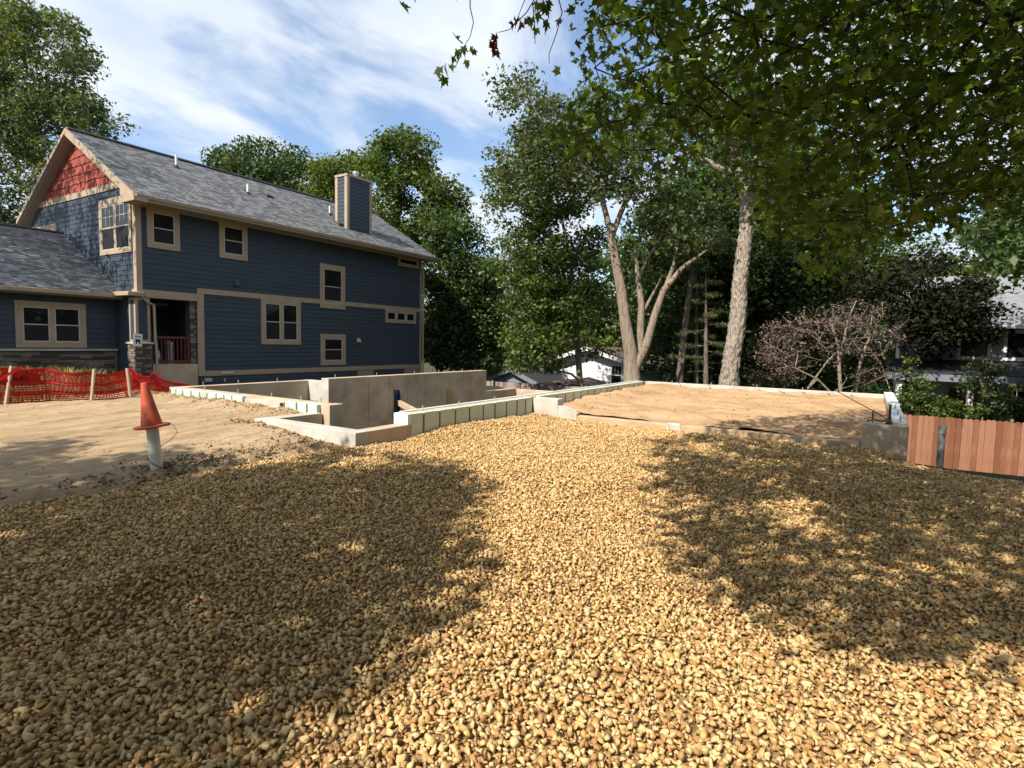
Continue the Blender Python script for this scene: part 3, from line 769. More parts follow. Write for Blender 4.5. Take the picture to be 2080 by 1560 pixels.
# ---- chimney
CX0, CX1, CY0, CY1, CZ = 18.49, 19.97, 20.62, 21.38, 8.92
chm = boxo('chimney', M['siding'], hs, CX0 + .02, CX1 - .02, CY0 + .02, CY1 - .02, 6.0, CZ - .05)
z = 6.35
while z < CZ - .20:
    lap_front(CX0 + .12, CX1 - .12, z, CY0, EXP, chm); z += EXP
z = 6.35
while z < CZ - .20:
    lap_side(CY0 + .14, CY1 - .14, z, CX0, EXP, chm); z += EXP
for a in ((CX0 - .025, CX0 + .12, CY0 - .03, CY0 + .016, 6.30), (CX1 - .12, CX1 + .02, CY0 - .03, CY0 + .016, 6.30), (CX0 - .03, CX0 + .016, CY0 + .018, CY0 + .15, 6.3), (CX0 - .03, CX0 + .016, CY1 - .15, CY1 + .02, 6.5)):
    boxo('corner_board', M['trim'], chm, *a, CZ - .11, bevel=.003)
boxo('chimney_cap', M['trim'], chm, CX0 - .05, CX1 + .05, CY0 - .05, CY1 + .04, CZ - .108, CZ, bevel=.01)
MB().tube([(19.35, 21.0, CZ - .02), (19.35, 21.0, CZ + .20)], .11, 14).tube([(19.35, 21.0, CZ + .21), (19.35, 21.0, CZ + .34)], .15, 14).build('flue', M['flue'], chm)
MB().tube([(19.62, 21.05, CZ - .02), (19.62, 21.05, CZ + .16)], .05, 10).build('flue', M['flue'], chm)

# ---- windows
def window_front(x0, x1, z0, z1, y, cols=1, rail=True, cas=.17, parent=hs, hang=True):
    w = MB().box(x0, x1, y - .05, y + .014, z1 - cas, z1).box(x0, x1, y - .052, y + .014, z0, z0 + cas).box(x0, x0 + cas, y - .05, y + .014, z0 + cas, z1 - cas).box(x1 - cas, x1, y - .05, y + .014, z0 + cas, z1 - cas)
    mul = .12
    ww = (x1 - x0 - 2 * cas - mul * (cols - 1)) / cols
    for c in range(1, cols):
        a = x0 + cas + c * ww + (c - 1) * mul
        w.box(a, a + mul, y - .048, y + .014, z0 + cas, z1 - cas)
    wo = w.build('window', M['trim'], parent, bevel=.004)
    for c in range(cols):
        a = x0 + cas + c * (ww + mul); b = a + ww; s = .038
        boxo('pane', M['glass'], wo, a + s, b - s, y - .028, y - .02, z0 + cas + s, z1 - cas - s)
        m = MB().box(a, b, y - .040, y + .012, z1 - cas - s, z1 - cas).box(a, b, y - .040, y + .012, z0 + cas, z0 + cas + s).box(a, a + s, y - .040, y + .012, z0 + cas + s, z1 - cas - s).box(b - s, b, y - .040, y + .012, z0 + cas + s, z1 - cas - s)
        if rail:
            zm = (z0 + z1) / 2
            m.box(a + s, b - s, y - .036, y - .030, zm - .018, zm + .018)
            boxo('insect_screen', M['screen'], wo, a + s, b - s, y - .0295, y - .0285, z0 + cas + s, zm - .018)
        m.build('sash', M['sash'], wo)
    return wo
window_front(9.62, 10.66, 4.23, 5.56, HY0)
window_front(12.05, 13.15, 4.23, 5.56, HY0)
window_front(13.69, 15.51, 1.11, 2.90, HY0, 2)
window_front(16.50, 17.88, 2.70, 4.60, HY0, 1, cas=.20)
window_front(16.52, 17.91, .22, 1.59, HY0, 1, cas=.20)
window_front(21.25, 22.80, 5.08, 5.60, HY0, 1, rail=False, cas=.13)
window_front(20.40, 22.62, 2.23, 2.90, HY0, 3, rail=False, cas=.14)
def window_side(y0, y1, z0, z1, x, cols=2, cas=.15, parent=hs):
    w = MB().box(x - .05, x + .014, y0, y1, z1 - cas * 1.5, z1).box(x - .052, x + .014, y0, y1, z0, z0 + cas).box(x - .05, x + .014, y0, y0 + cas, z0 + cas, z1 - cas * 1.5).box(x - .05, x + .014, y1 - cas, y1, z0 + cas, z1 - cas * 1.5)
    mul = .09
    ww = (y1 - y0 - 2 * cas - mul * (cols - 1)) / cols
    for c in range(1, cols):
        a = y0 + cas + c * ww + (c - 1) * mul; w.box(x - .048, x + .014, a, a + mul, z0 + cas, z1 - cas * 1.5)
    wo = w.build('window', M['trim'], parent, bevel=.004)
    zt = z1 - cas * 1.5; zb = z0 + cas
    for c in range(cols):
        a = y0 + cas + c * (ww + mul); b = a + ww; s = .035; zm = (zb + zt) / 2
        boxo('pane', M['glass'], wo, x - .028, x - .02, a + s, b - s, zb + s, zt - s)
        m = MB().box(x - .040, x + .012, a, b, zt - s, zt).box(x - .040, x + .012, a, b, zb, zb + s).box(x - .040, x + .012, a, a + s, zb + s, zt - s).box(x - .040, x + .012, b - s, b, zb + s, zt - s)
        m.box(x - .038, x - .0295, a + s, b - s, zm - .02, zm + .02)
        m.build('sash', M['sash'], wo)
        mm = MB()
        for t in (1 / 3, 2 / 3): yv = a + s + (b - a - 2 * s) * t; mm.box(x - .034, x - .030, yv - .009, yv + .009, zm + .02, zt - s)
        zq = (zm + zt) / 2; mm.box(x - .0335, x - .0305, a + s, b - s, zq - .009, zq + .009)
        mm.build('muntin', M['sash'], wo)
        boxo('insect_screen', M['screen'], wo, x - .0295, x - .0285, a + s, b - s, zb + s, zm - .02)
    return wo
window_side(20.32, 22.49, 4.05, 5.88, HX0)
window_side(25.9, 27.9, 4.05, 5.45, HX0)
# ---- small fittings
def hood(x, z, name='dryer_vent', m=None):
    MB().hexa([(x - .09, HY0 - .13, z - .09), (x + .09, HY0 - .13, z - .09), (x + .09, HY0 - .01, z - .09), (x - .09, HY0 - .01, z - .09)],
              [(x - .09, HY0 - .06, z + .09), (x + .09, HY0 - .06, z + .09), (x + .09, HY0 - .01, z + .09), (x - .09, HY0 - .01, z + .09)]).build(name, m or M['siding'], hs)
hood(12.68, 3.37); hood(18.67, 1.34, 'wall_vent', M['sash'])
boxo('outlet_box', M['sash'], hs, 11.42, 11.68, HY0 - .09, HY0 - .02, -.25, -.12, bevel=.01)
MB().tube([(12.15, HY0 - .02, -.2), (12.15, HY0 - .1, -.16), (12.12, HY0 - .12, -.28)], .02, 6).build('hose_bib', M['bolt'], hs)
boxo('wall_light', M['white'], hs, 12.05, 12.5, HY0 - .075, HY0 - .036, .03, .07)
for x0, x1 in ((18.64, 19.64), (21.79, 22.89)):
    boxo('basement_window', M['soffit'], hs, x0, x1, HY0 - .04, HY0 + .01, -.75, -.06)
MB().tube([(23.12, HY0 - .09, EZ - .16), (23.12, HY0 - .09, -.9)], .045, 8).build('downspout', M['trim'], hs)
MB().tube([(23.12, HY0 - .09, EZ - .3), (23.3, HY0 - .5, EZ - .16)], .04, 8).build('downspout', M['trim'], hs)
# ---- porch under the upper storey
boxo('porch_floor', M['concrete'], hs, 9.72, 11.20, HY0 - .02, 22.1, -1.0, .40, bevel=.01)
boxo('porch_ceiling', M['soffit'], hs, 9.35, 11.21, HY0 + .31, 22.1, 2.63, 2.68)
col = boxo('porch_column', M['trim'], hs, 9.21, 9.66, HY0 - .02, 20.5, 1.14, 2.598, bevel=.01)
boxo('column_panel', M['siding'], col, 9.30, 9.57, HY0 - .026, HY0 - .018, 1.22, 2.5)
boxo('column_panel', M['siding'], col, 9.205, 9.212, HY0 + .08, 20.4, 1.22, 2.5)
def ledgestones(x0, x1, y, z0, z1, parent, depth=.05, axis='x', lo=.16, hi=.5):
    z = z0
    while z < z1 - .03:
        h = min(rng.choice([.055, .075, .10]), z1 - z); x = x0
        while x < x1 - .02:
            w = min(rng.uniform(lo, hi), x1 - x); d = rng.uniform(.2, 1.0) * depth
            if axis == 'x': boxo('stone', M['stone'], parent, x + .004, x + w - .004, y - d, y + .01, z + .003, z + h - .003, bevel=.006)
            else: boxo('stone', M['stone'], parent, y - d, y + .01, x + .004, x + w - .004, z + .003, z + h - .003, bevel=.006)
            x += w
        z += h
pier = boxo('stone_pier', M['stone'], hs, 9.19, 9.68, HY0, 20.54, -.5, 1.08)
ledgestones(9.17, 9.70, HY0, -.2, 1.08, pier, lo=.12, hi=.3)
ledgestones(HY0 - .03, 20.55, 9.19, -.2, 1.08, pier, axis='y', lo=.12, hi=.3)
boxo('pier_cap', M['concrete_pale'], pier, 9.12, 9.75, HY0 - .09, 20.6, 1.082, 1.14, bevel=.012)
rp = boxo('stone_pier', M['stone'], hs, 11.02, 11.20, HY0 + .08, 20.5, .40, 2.6)
ledgestones(11.0, 11.215, HY0 + .08, .42, 2.6, rp, lo=.08, hi=.2, depth=.035)
rl = MB().box(9.68, 11.0, HY0 + .12, HY0 + .20, 1.27, 1.35).build('handrail', M['redwood'], hs)
boxo('bottom_rail', M['redwood'], hs, 9.68, 11.0, HY0 + .13, HY0 + .19, .45, .53)
for x in np.arange(9.82, 10.95, .13): boxo('baluster', M['redwood'], hs, x - .016, x + .016, HY0 + .145, HY0 + .178, .53, 1.27)
boxo('newel_post', M['redwood'], hs, 10.92, 11.0, HY0 + .11, HY0 + .20, .40, 1.42)
dr = boxo('porch_door', M['interior'], hs, 9.8, 10.5, 22.04, 22.095, .40, 2.45)
boxo('door_frame', M['trim'], dr, 10.52, 10.62, 22.0, 22.09, .40, 2.55)
boxo('door_frame', M['trim'], dr, 10.62, 11.2, 22.0, 22.09, 2.45, 2.55)
MB().tube([(10.55, 20.7, .4), (10.55, 20.7, 1.2)], .055, 10).build('stored_pipe', M['pvc'], hs)
MB().tube([(10.66, 20.75, .4), (10.66, 20.75, 1.15)], .05, 10).build('stored_pipe', M['pvc'], hs)
MB().tube([(10.25, 20.8, .4), (10.25, 20.8, .62), (10.25, 20.8, .86)], [.06, .09, .03], 10).build('porch_lantern', M['flue'], hs)
MB().tube([(9.55, HY0 - .07, 2.62), (9.30, HY0 - .1, 2.72), (9.55, HY0 - .08, 2.45), (9.76, HY0 - .07, 2.36), (9.78, HY0 - .07, 1.2), (9.80, HY0 - .07, 1.1), (9.84, HY0 - .08, -.3)], .04, 8).build('downspout', M['trim'], hs)
sg = empty('paper_notice', (9.22, HY0 - .14, 1.08), 'white paper notice with black print on the stone pier', 'notice')
MB().hexa([(9.06, HY0 - .135, 1.03), (9.33, HY0 - .135, 1.0), (9.33, HY0 - .13, 1.0), (9.06, HY0 - .13, 1.03)], [(9.10, HY0 - .115, 1.43), (9.37, HY0 - .115, 1.40), (9.37, HY0 - .11, 1.40), (9.10, HY0 - .11, 1.43)]).build('sheet', M['white'], sg)
mk = MB()
for a, b, z0, z1 in ((9.15, 9.2, 1.32, 1.345), (9.24, 9.3, 1.31, 1.335), (9.15, 9.185, 1.10, 1.24), (9.19, 9.215, 1.16, 1.24), (9.22, 9.245, 1.16, 1.22), (9.25, 9.285, 1.09, 1.23)):
    mk.box(a, b, HY0 - .142, HY0 - .136 + .01, z0, z1)
mk.build('printing', M['black'], sg)
# ---- wing on the left
WX0, WY, WEY, WEZ, WRY = -1.5, 21.4, 21.0, 2.72, 25.5
WSL = (5.05 - WEZ) / (WRY - WEY)
ww_ = boxo('wing_wall', M['siding'], hs, WX0, HX0, WY + .02, 28.0, -.6, 2.66)
z = .90
while z < 2.58: lap_front(WX0, HX0 - .1, z, WY, EXP, ww_); z += EXP
wr_ = MB()
for s in (1, -1):
    a = WEY if s == 1 else 2 * WRY - WEY
    lo = [(WX0 - .3, a, WEZ - .14), (HX0, a, WEZ - .14), (HX0, WRY, 5.05 - .14), (WX0 - .3, WRY, 5.05 - .14)]
    hi = [(WX0 - .3, a, WEZ), (HX0, a, WEZ), (HX0, WRY, 5.05), (WX0 - .3, WRY, 5.05)]
    if s == -1: lo = lo[::-1]; hi = hi[::-1]
    wr_.hexa(lo, hi)
wroof = wr_.build('wing_roof', M['shingle'], hs)
shingles(WX0 - .3, HX0 - .01, WEY, WEZ + .002, WRY, 5.052, 'shingles', wroof)
MB().bar((WX0 - .3, WRY, 5.07), (HX0 - .02, WRY, 5.07), .26, .05).build('ridge_cap', M['shingle'], wroof)
boxo('gutter', M['trim'], hs, WX0 - .3, HX0 - .05, WEY - .12, WEY - .002, WEZ - .15, WEZ - .015, bevel=.02)
boxo('soffit', M['soffit'], hs, WX0 - .3, HX0 - .02, WEY, WY + .02, WEZ - .19, WEZ - .145)
boxo('eave_return', M['trim'], hs, 8.95, 9.44, HY0 - .15, WEY + .2, 2.622, 2.76, bevel=.02)
window_front(6.54, 8.34, .93, 2.33, WY, 2, cas=.17)
boxo('stone_cap', M['concrete_pale'], hs, WX0, HX0 - .08, WY - .10, WY + .02, .83, .895, bevel=.01)
lw = boxo('stone_base', M['stone'], hs, WX0, HX0 - .08, WY, WY + .02, -.4, .83)
ledgestones(5.2, 9.15, WY, .12, .828, lw, lo=.25, hi=.75)
boxo('wing_side', M['siding'], hs, 9.3, 9.34, 20.55, 22.0, -.5, 2.62)
# ------------------------------------------------------------------ safety fence and weeds
NET = [(-2.0, 14.2), (.4, 13.6), (2.2, 13.1), (3.71, 12.69), (4.25, 12.55), (4.76, 12.20), (5.40, 12.13), (6.6, 13.6), (7.8, 15.7), (9.3, 16.9)]
NTOP = [.84, .84, .82, .78, .74, .72, .72, .52, .27, -.06]
sf = empty('safety_fence', (4.5, 12.4, .1), 'sagging orange-red plastic safety netting on wooden stakes in front of the weeds', 'fence')
cum = [0.0]
for a, b in zip(NET[:-1], NET[1:]): cum.append(cum[-1] + math.hypot(b[0] - a[0], b[1] - a[1]))
def net_pt(s, t):
    s = min(max(s, 0), cum[-1] - 1e-6)
    k = max(i for i in range(len(cum) - 1) if cum[i] <= s); u = (s - cum[k]) / (cum[k + 1] - cum[k])
    x = NET[k][0] + (NET[k + 1][0] - NET[k][0]) * u; y = NET[k][1] + (NET[k + 1][1] - NET[k][1]) * u
    top = NTOP[k] + (NTOP[k + 1] - NTOP[k]) * u - .06 * math.sin(math.pi * u)
    g0 = float(sand_z(x, min(y, 13.5))) if x < 6.0 else float(np.interp(x, [6.0, 7.8, 9.3], [.14, -.3, -.55]))
    z = g0 - .02 + (top - g0) * t
    bulge = .10 * math.sin(s * 2.1) * math.sin(t * 3.1) + .05 * math.sin(s * 5.3 + t * 4)
    return (x + bulge * .4, y - bulge, z - .03 * math.sin(s * 3.7) * t)
step, rows = .055, 17
ns = int(cum[-1] / step)
grid = np.array([[net_pt(i * step, j / (rows - 1)) for j in range(rows)] for i in range(ns)])
V = []; F = []
def strip(p, q, w, nrm=np.array([.45, -.9, 0])):
    d = q - p; s = np.cross(d, nrm); n_ = np.linalg.norm(s); s = s / (n_ + 1e-9) * w / 2
    k = len(V); V.extend([p - s, p + s, q + s, q - s]); F.append((k, k + 1, k + 2, k + 3))
for i in range(ns):
    for j in range(rows):
        if i + 1 < ns:
            w = .055 if j in (0, 5, 10, rows - 1) else .018
            strip(grid[i, j], grid[i + 1, j], w)
        if j + 1 < rows: strip(grid[i, j], grid[i, j + 1], .016)
o = link('netting', npmesh('netting', np.array(V) - np.array(sf.location), np.array(F)), M['net'], sf)
# a crumpled fold of netting caught near a stake
V = []; F = []
for k in range(60):
    c = np.array([3.95 + rng.normal() * .16, 12.72 + rng.normal() * .05, .62 + rng.normal() * .07]); d = rng.normal(size=3) * np.array([.12, .03, .05])
    strip(c - d, c + d, .05)
link('netting_fold', npmesh('netting_fold', np.array(V) - np.array(sf.location), np.array(F)), M['net'], sf)
def stake(x, y, z0, dx, dz, w=.042):
    mb = MB().bar((x, y - .06, z0 - .15), (x + dx, y - .06 + abs(dx) * .3, dz), w, w * .9, up=(.5, -.8, 0))
    return mb.build('stake', M['stake'], sf)
stake(3.66, 12.68, .1, .14, .80); stake(4.32, 12.60, .1, -.12, .62); stake(4.74, 12.14, .1, .09, .74); stake(5.40, 12.06, .12, -.06, .745); stake(1.9, 13.15, .1, .05, .9)
def blades(name, P, H, W, m, lean=.5, parent=None, seg=2):
    """grass-like blades: bent strips"""
    n = len(P); a = rng.random(n) * 6.283; d = np.stack([np.cos(a), np.sin(a), 0 * a], -1); s = np.stack([-np.sin(a), np.cos(a), 0 * a], -1)
    ln = rng.random(n) * lean
    p1 = P + d * (H * ln * .35)[:, None] + np.array([0, 0, 1]) * (H * .6)[:, None]
    p2 = P + d * (H * ln)[:, None] + np.array([0, 0, 1]) * (H * (1 - ln * .35))[:, None]
    w = W[:, None] * s
    V = np.stack([P - w * .5, P + w * .5, p1 + w * .4, p1 - w * .4, p2 + w * .05, p2 - w * .05], 1).reshape(-1, 3)
    b = (np.arange(n) * 6)[:, None]
    F = np.concatenate([b + np.array([0, 1, 2, 3]), b + np.array([3, 2, 4, 5])])
    return link(name, npmesh(name, V, F), m, parent)
nW = 20000
wx = rng.uniform(-2, 9.2, nW); wy = 12.7 + rng.random(nW) ** 1.3 * 8.2
okw = (wy > np.interp(wx, [p[0] for p in NET], [p[1] for p in NET]) + .15) & (rng.random(nW) < np.clip(.55 + .6 * nz(wx, wy, 1.1, 3), .08, 1)) & (wy < 20.9)
wx = wx[okw]; wy = wy[okw]
Hh = rng.uniform(.15, .46, len(wx)) * (1 - .55 * smooth(15, 19, wy)) * np.clip(.75 + .4 * nz(wx, wy, .8, 6), .3, 1.3)
tag(blades('weeds', np.stack([wx, wy, gz(wx, wy) - .02], -1), Hh, rng.uniform(.015, .05, len(wx)), M['weed'], .9), kind='stuff')

# ------------------------------------------------------------------ leaf and branch tools
def leaf_quads(Cn, per, spread, size, up=.8, jit=.35, narrow=.62, seed=None):
    """diamond leaves round the cluster centres; returns V, F"""
    n = len(Cn) * per
    c = np.repeat(Cn, per, 0)
    off = rng.normal(size=(n, 3)); off /= np.linalg.norm(off, axis=1)[:, None]
    off *= (rng.random(n) ** .45)[:, None] * np.asarray(spread)
    c = c + off
    nrm = rng.normal(size=(n, 3)) * .75 + np.array([0, 0, up]) + off / (np.linalg.norm(np.asarray(spread)) + 1e-6) * .8
    nrm /= np.linalg.norm(nrm, axis=1)[:, None]
    t = rng.normal(size=(n, 3)); t -= nrm * (t * nrm).sum(1)[:, None]; t /= np.linalg.norm(t, axis=1)[:, None] + 1e-9
    b = np.cross(nrm, t)
    L = size * (1 + jit * rng.normal(size=n)).clip(.45, 1.8)
    tt = t * L[:, None]; bb = b * (L * narrow * .5)[:, None]; nn = nrm * (L * .10)[:, None]
    V = np.stack([c - tt * .5, c + bb + nn - tt * .05, c + tt * .5 - nn * .6, c - bb + nn - tt * .05], 1).reshape(-1, 3)
    F = (np.arange(n) * 4)[:, None] + np.array([0, 1, 2, 3])
    return V, F
def grow(trunks, pts, rtip=.012, alpha=.35, expo=.44):
    """trunks: list of polylines [(x,y,z,r)..]; pts hang on to the nearest node so far. Returns nodes, parent, radius"""
    N = []; P = []; Rr = []; first = True; L = []
    for pl in trunks:
        prev = -1
        for i, (x, y, z, r) in enumerate(pl):
            q = np.array([x, y, z])
            if i == 0 and N:
                d = np.linalg.norm(np.array(N) - q, axis=1); prev = int(np.argmin(d))
            N.append(q); P.append(prev); Rr.append(r); L.append(0 if prev < 0 else L[prev] + np.linalg.norm(q - N[prev])); prev = len(N) - 1
    nt = len(N)
    arr = np.zeros((nt + len(pts), 3)); arr[:nt] = N; pl_ = np.zeros(len(arr)); pl_[:nt] = L
    if len(pts):
        cen = arr[:nt].mean(0)
        d0 = np.min(np.linalg.norm(pts[:, None, :] - arr[None, :nt, :], axis=2), axis=1)
        for k, i in enumerate(np.argsort(d0)):
            n = nt + k
            dv = np.linalg.norm(arr[:n] - pts[i], axis=1)
            below = np.clip(arr[:n, 2] - pts[i][2], 0, None)
            j = int(np.argmin(dv + alpha * pl_[:n] * .5 + below * .6))
            arr[n] = pts[i]; P.append(j); pl_[n] = pl_[j] + dv[j]; Rr.append(0)
    w = np.zeros(len(arr))
    for n in range(len(arr) - 1, nt - 1, -1):
        if w[n] == 0: w[n] = 1
        if P[n] >= 0: w[P[n]] += w[n]
    R_ = np.array(Rr, float)
    for n in range(nt, len(arr)): R_[n] = rtip * w[n] ** expo
    return arr, P, R_, nt
def branch_mesh(arr, P, R_, nt, sides=6, wob=.06):
    V = []; F = []
    ref = np.array([.31, .77, .55])
    for n in range(len(arr)):
        p = P[n]
        if p < 0: continue
        a, b = arr[p], arr[n]; d = b - a; L = np.linalg.norm(d)
        if L < 1e-4: continue
        r0 = R_[p] if (n < nt and p < nt) else min(R_[p], R_[n] * 1.25); r1 = R_[n]
        thick = r1 > .03
        ns_ = max(1, int(L / .5)) if thick or n >= nt else 1
        ns_ = min(ns_, 4)
        sd = sides if thick else 4
        s = np.cross(d, ref); s /= np.linalg.norm(s); t = np.cross(d, s); t /= np.linalg.norm(t)
        rings = []
        for i in range(ns_ + 1):
            u = i / ns_
            c = a + d * u
            if 0 < i < ns_ and n >= nt: c = c + rng.normal(size=3) * wob * L * .5 + np.array([0, 0, .06 * L * math.sin(math.pi * u)])
            r = r0 + (r1 - r0) * u
            k0 = len(V)
            for k in range(sd):
                an = 6.28318 * k / sd
                V.append(c + (s * math.cos(an) + t * math.sin(an)) * r)
            rings.append(k0)
        for i in range(ns_):
            for k in range(sd):
                k2 = (k + 1) % sd
                F.append((rings[i] + k, rings[i] + k2, rings[i + 1] + k2, rings[i + 1] + k))
    return np.array(V), np.array(F)
def ellipsoid_pts(n, c, r, shell=.5, gaps=.35, low=-1.0, s=1.0, o=0.0):
    out = []
    while len(out) < n:
        q = rng.normal(size=3); q /= np.linalg.norm(q)
        rad = (shell + (1 - shell) * rng.random()) if rng.random() < .75 else rng.random() ** .5
        bump = 1 + .16 * math.sin(3 * q[0] + 2.1 * o) + .13 * math.sin(4.3 * q[1] + q[2] * 3 + o) + .12 * math.sin(5.1 * q[2] + 1.7 * o + 2 * q[0])
        p = q * rad * bump
        if p[2] < low: continue
        P_ = np.asarray(c) + p * np.asarray(r)
        if noise.noise(Vector(P_) * s + Vector((o * 7, 0, 0))) < -gaps: continue
        out.append(P_)
    return np.array(out)
def make_tree(name, base, trunks, clusters, per, spread, size, leaf, bark, label, cat='tree', group=None, rtip=.012, sides=8, up=.8, narrow=.62, smooth_trunk=True, alpha=.35):
    """all coordinates in world space; returns the Empty with trunk and crown under it"""
    root = empty(name, base, label, cat, group)
    b = np.array(base)
    arr, P, R_, nt = grow(trunks, clusters, rtip, alpha)
    V, F = branch_mesh(arr, P, R_, nt, sides)
    link('trunk', npmesh('trunk', V - b, F, smooth_trunk), bark, root)
    V, F = leaf_quads(clusters, per, spread, size, up=up, narrow=narrow)
    link('crown', npmesh('crown', V - b, F), leaf, root)
    return root
def simple_tree(name, x, y, z0, H, r, leaf, bark, label, ncl=230, per=85, size=.2, spread=(.95, .95, .6), crown_lo=.25, group=None, o=0.0, tr=.22, gaps=.3, shape=1.0, lobes=None):
    ch = H * (1 - crown_lo)
    c = (x, y, z0 + H * crown_lo + ch * .5)
    pts = ellipsoid_pts(ncl, c, (r, r, ch * .5), .55, gaps, -1, .45, o)
    if shape != 1.0:      # narrower towards the top
        t = (pts[:, 2] - (z0 + H * crown_lo)) / ch
        k = (1 - (1 - shape) * np.clip(t, 0, 1))[:, None]
        pts[:, :2] = np.array([x, y]) + (pts[:, :2] - np.array([x, y])) * k
    tk = [(x, y, z0 - .3, tr * 1.25), (x + .05, y, z0 + .4, tr), (x + .1, y + .05, z0 + H * .3, tr * .8), (x, y + .1, z0 + H * .6, tr * .5), (x + .1, y, z0 + H * .85, tr * .2)]
    return make_tree(name, (x, y, z0), [tk], pts, per, spread, size, leaf, bark, label, group=group)
def place_copy(src, x, y, z, s, rz, label=None, group=None):
    c = copy_tree(src)
    c.location = (x, y, z); c.scale = (s, s, s); c.rotation_euler = (0, 0, rz)
    if label: c['label'] = label
    if group: c['group'] = group
    return c
def gzf(x, y): return float(gz(np.array(x), np.array(y)))

# ------------------------------------------------------------------ fences
def picket_fence(name, a, b, ztop, zbot, m, label, w=.14, gap=.003, posts=2.4, post_side=0, dog=True):
    a = Vector((*a, 0)); b = Vector((*b, 0)); L = (b - a).length; d = (b - a) / L; nrm = Vector((-d.y, d.x, 0))
    root = empty(name, (a.x, a.y, zbot), label, 'fence')
    org = worigin(root)
    n = int(L / (w + gap))
    hh = ztop - zbot
    mb = MB(); c = .025 if dog else .002
    mb.add([(0, 0, 0), (w, 0, 0), (w, 0, hh - c), (w - c, 0, hh), (c, 0, hh), (0, 0, hh - c)] + [(0, .018, 0), (w, .018, 0), (w, .018, hh - c), (w - c, .018, hh), (c, .018, hh), (0, .018, hh - c)],
           [(0, 1, 2, 3, 4, 5), (11, 10, 9, 8, 7, 6)] + [(i, i + 6, (i + 1) % 6 + 6, (i + 1) % 6) for i in range(6)])
    me = bpy.data.meshes.new('picket'); me.from_pydata(mb.v, [], mb.f); me.materials.append(m)
    for i in range(n):
        o = bpy.data.objects.new('picket', me); C.objects.link(o); o.parent = root
        p = a + d * (i * (w + gap)) + nrm * rng.uniform(-.004, .004)
        o.location = (p.x - org.x, p.y - org.y, rng.uniform(-.014, .010))
        o.rotation_euler = (0, rng.normal() * .003, math.atan2(d.y, d.x))
    for zz in (zbot + .3, ztop - .3):
        MB().bar(a + nrm * (.05 if post_side == 0 else -.035) + Vector((0, 0, zz)), b + nrm * (.05 if post_side == 0 else -.035) + Vector((0, 0, zz)), .04, .09).build('rail', m, root)
    k = 0.0
    while k < L:
        p = a + d * k + nrm * (.12 if post_side == 0 else -.06)
        MB().bar(p + Vector((0, 0, zbot - .3)), p + Vector((0, 0, ztop - .06 if post_side else ztop + .06)), .09, .09).build('post', m, root)
        k += posts
    return root
picket_fence('wooden_fence', (17.2, -9.0), (17.2, -.55), -.18, -2.05, M['fence'], 'reddish cedar dog-ear picket fence beyond the gravel edge', w=.105, post_side=1)
picket_fence('wooden_fence', (23.0, 8.0), (22.6, 20.0), -.50, -2.6, M['greyfence'], 'weathered grey picket fence in front of the white neighbour house', dog=False)
# low strip of safety netting by the far fence
of = empty('safety_fence', (21.0, 12.5, -1.4), 'short orange-red safety netting strip by the weathered grey fence', 'fence')
V = []; F = []
for j in range(9):
    for i in range(46):
        p = np.array([21.3, 10.2 + i * .1, -2.2 + j * .135 + .04 * math.sin(i * .4)]); strip(p, p + np.array([0, .1, 0]), .05 if j in (0, 8) else .02, np.array([1, 0, 0]))
        if j < 8: strip(p, p + np.array([0, 0, .135]), .02, np.array([1, 0, 0]))
link('netting', npmesh('netting', np.array(V) - np.array(of.location), np.array(F)), M['net'], of)
for y in (10.3, 11.8, 13.3, 14.7): MB().bar((21.27, y, -2.9), (21.27, y, -.92), .045, .045).build('stake', M['stake'], of)
# grey plastic riser pipe and scrap of sheeting by the cedar fence
rz_ = empty('riser_pipe', (13.65, -1.3, -1.6), 'grey plastic riser pipe standing before the cedar fence', 'pipe')
MB().tube([(13.65, -1.30, -1.9), (13.68, -1.29, -.10)], .057, 16).build('pipe', M['greypipe'], rz_)
MB().tube([(13.675, -1.29, -.18), (13.68, -1.29, -.02)], .066, 16).build('coupling', M['greypipe'], rz_)
V, F = [], []
pu_ = np.linspace(-1, 1, 15); GX, GY = np.meshgrid(pu_, pu_)
hz = .26 * np.exp(-(GX ** 2 * 1.8 + GY ** 2 * 2.2)) + .05 * nz(GX, GY, 6, 2) * np.exp(-(GX ** 2 + GY ** 2))
bx_, by_ = 11.2, -1.62
Vp = np.stack([bx_ + GX * .3, by_ + GY * .42, float(gravel_z(10.9, by_)) + hz + .02 + 0 * GX], -1).reshape(-1, 3)
Fp = np.array([(j * 15 + i, j * 15 + i + 1, (j + 1) * 15 + i + 1, (j + 1) * 15 + i) for j in range(14) for i in range(14)])
tag(link('plastic_sheeting', npmesh('plastic_sheeting', Vp, Fp, True), M['plastic']), 'crumpled clear plastic sheeting at the gravel edge by the cedar fence', 'sheeting')

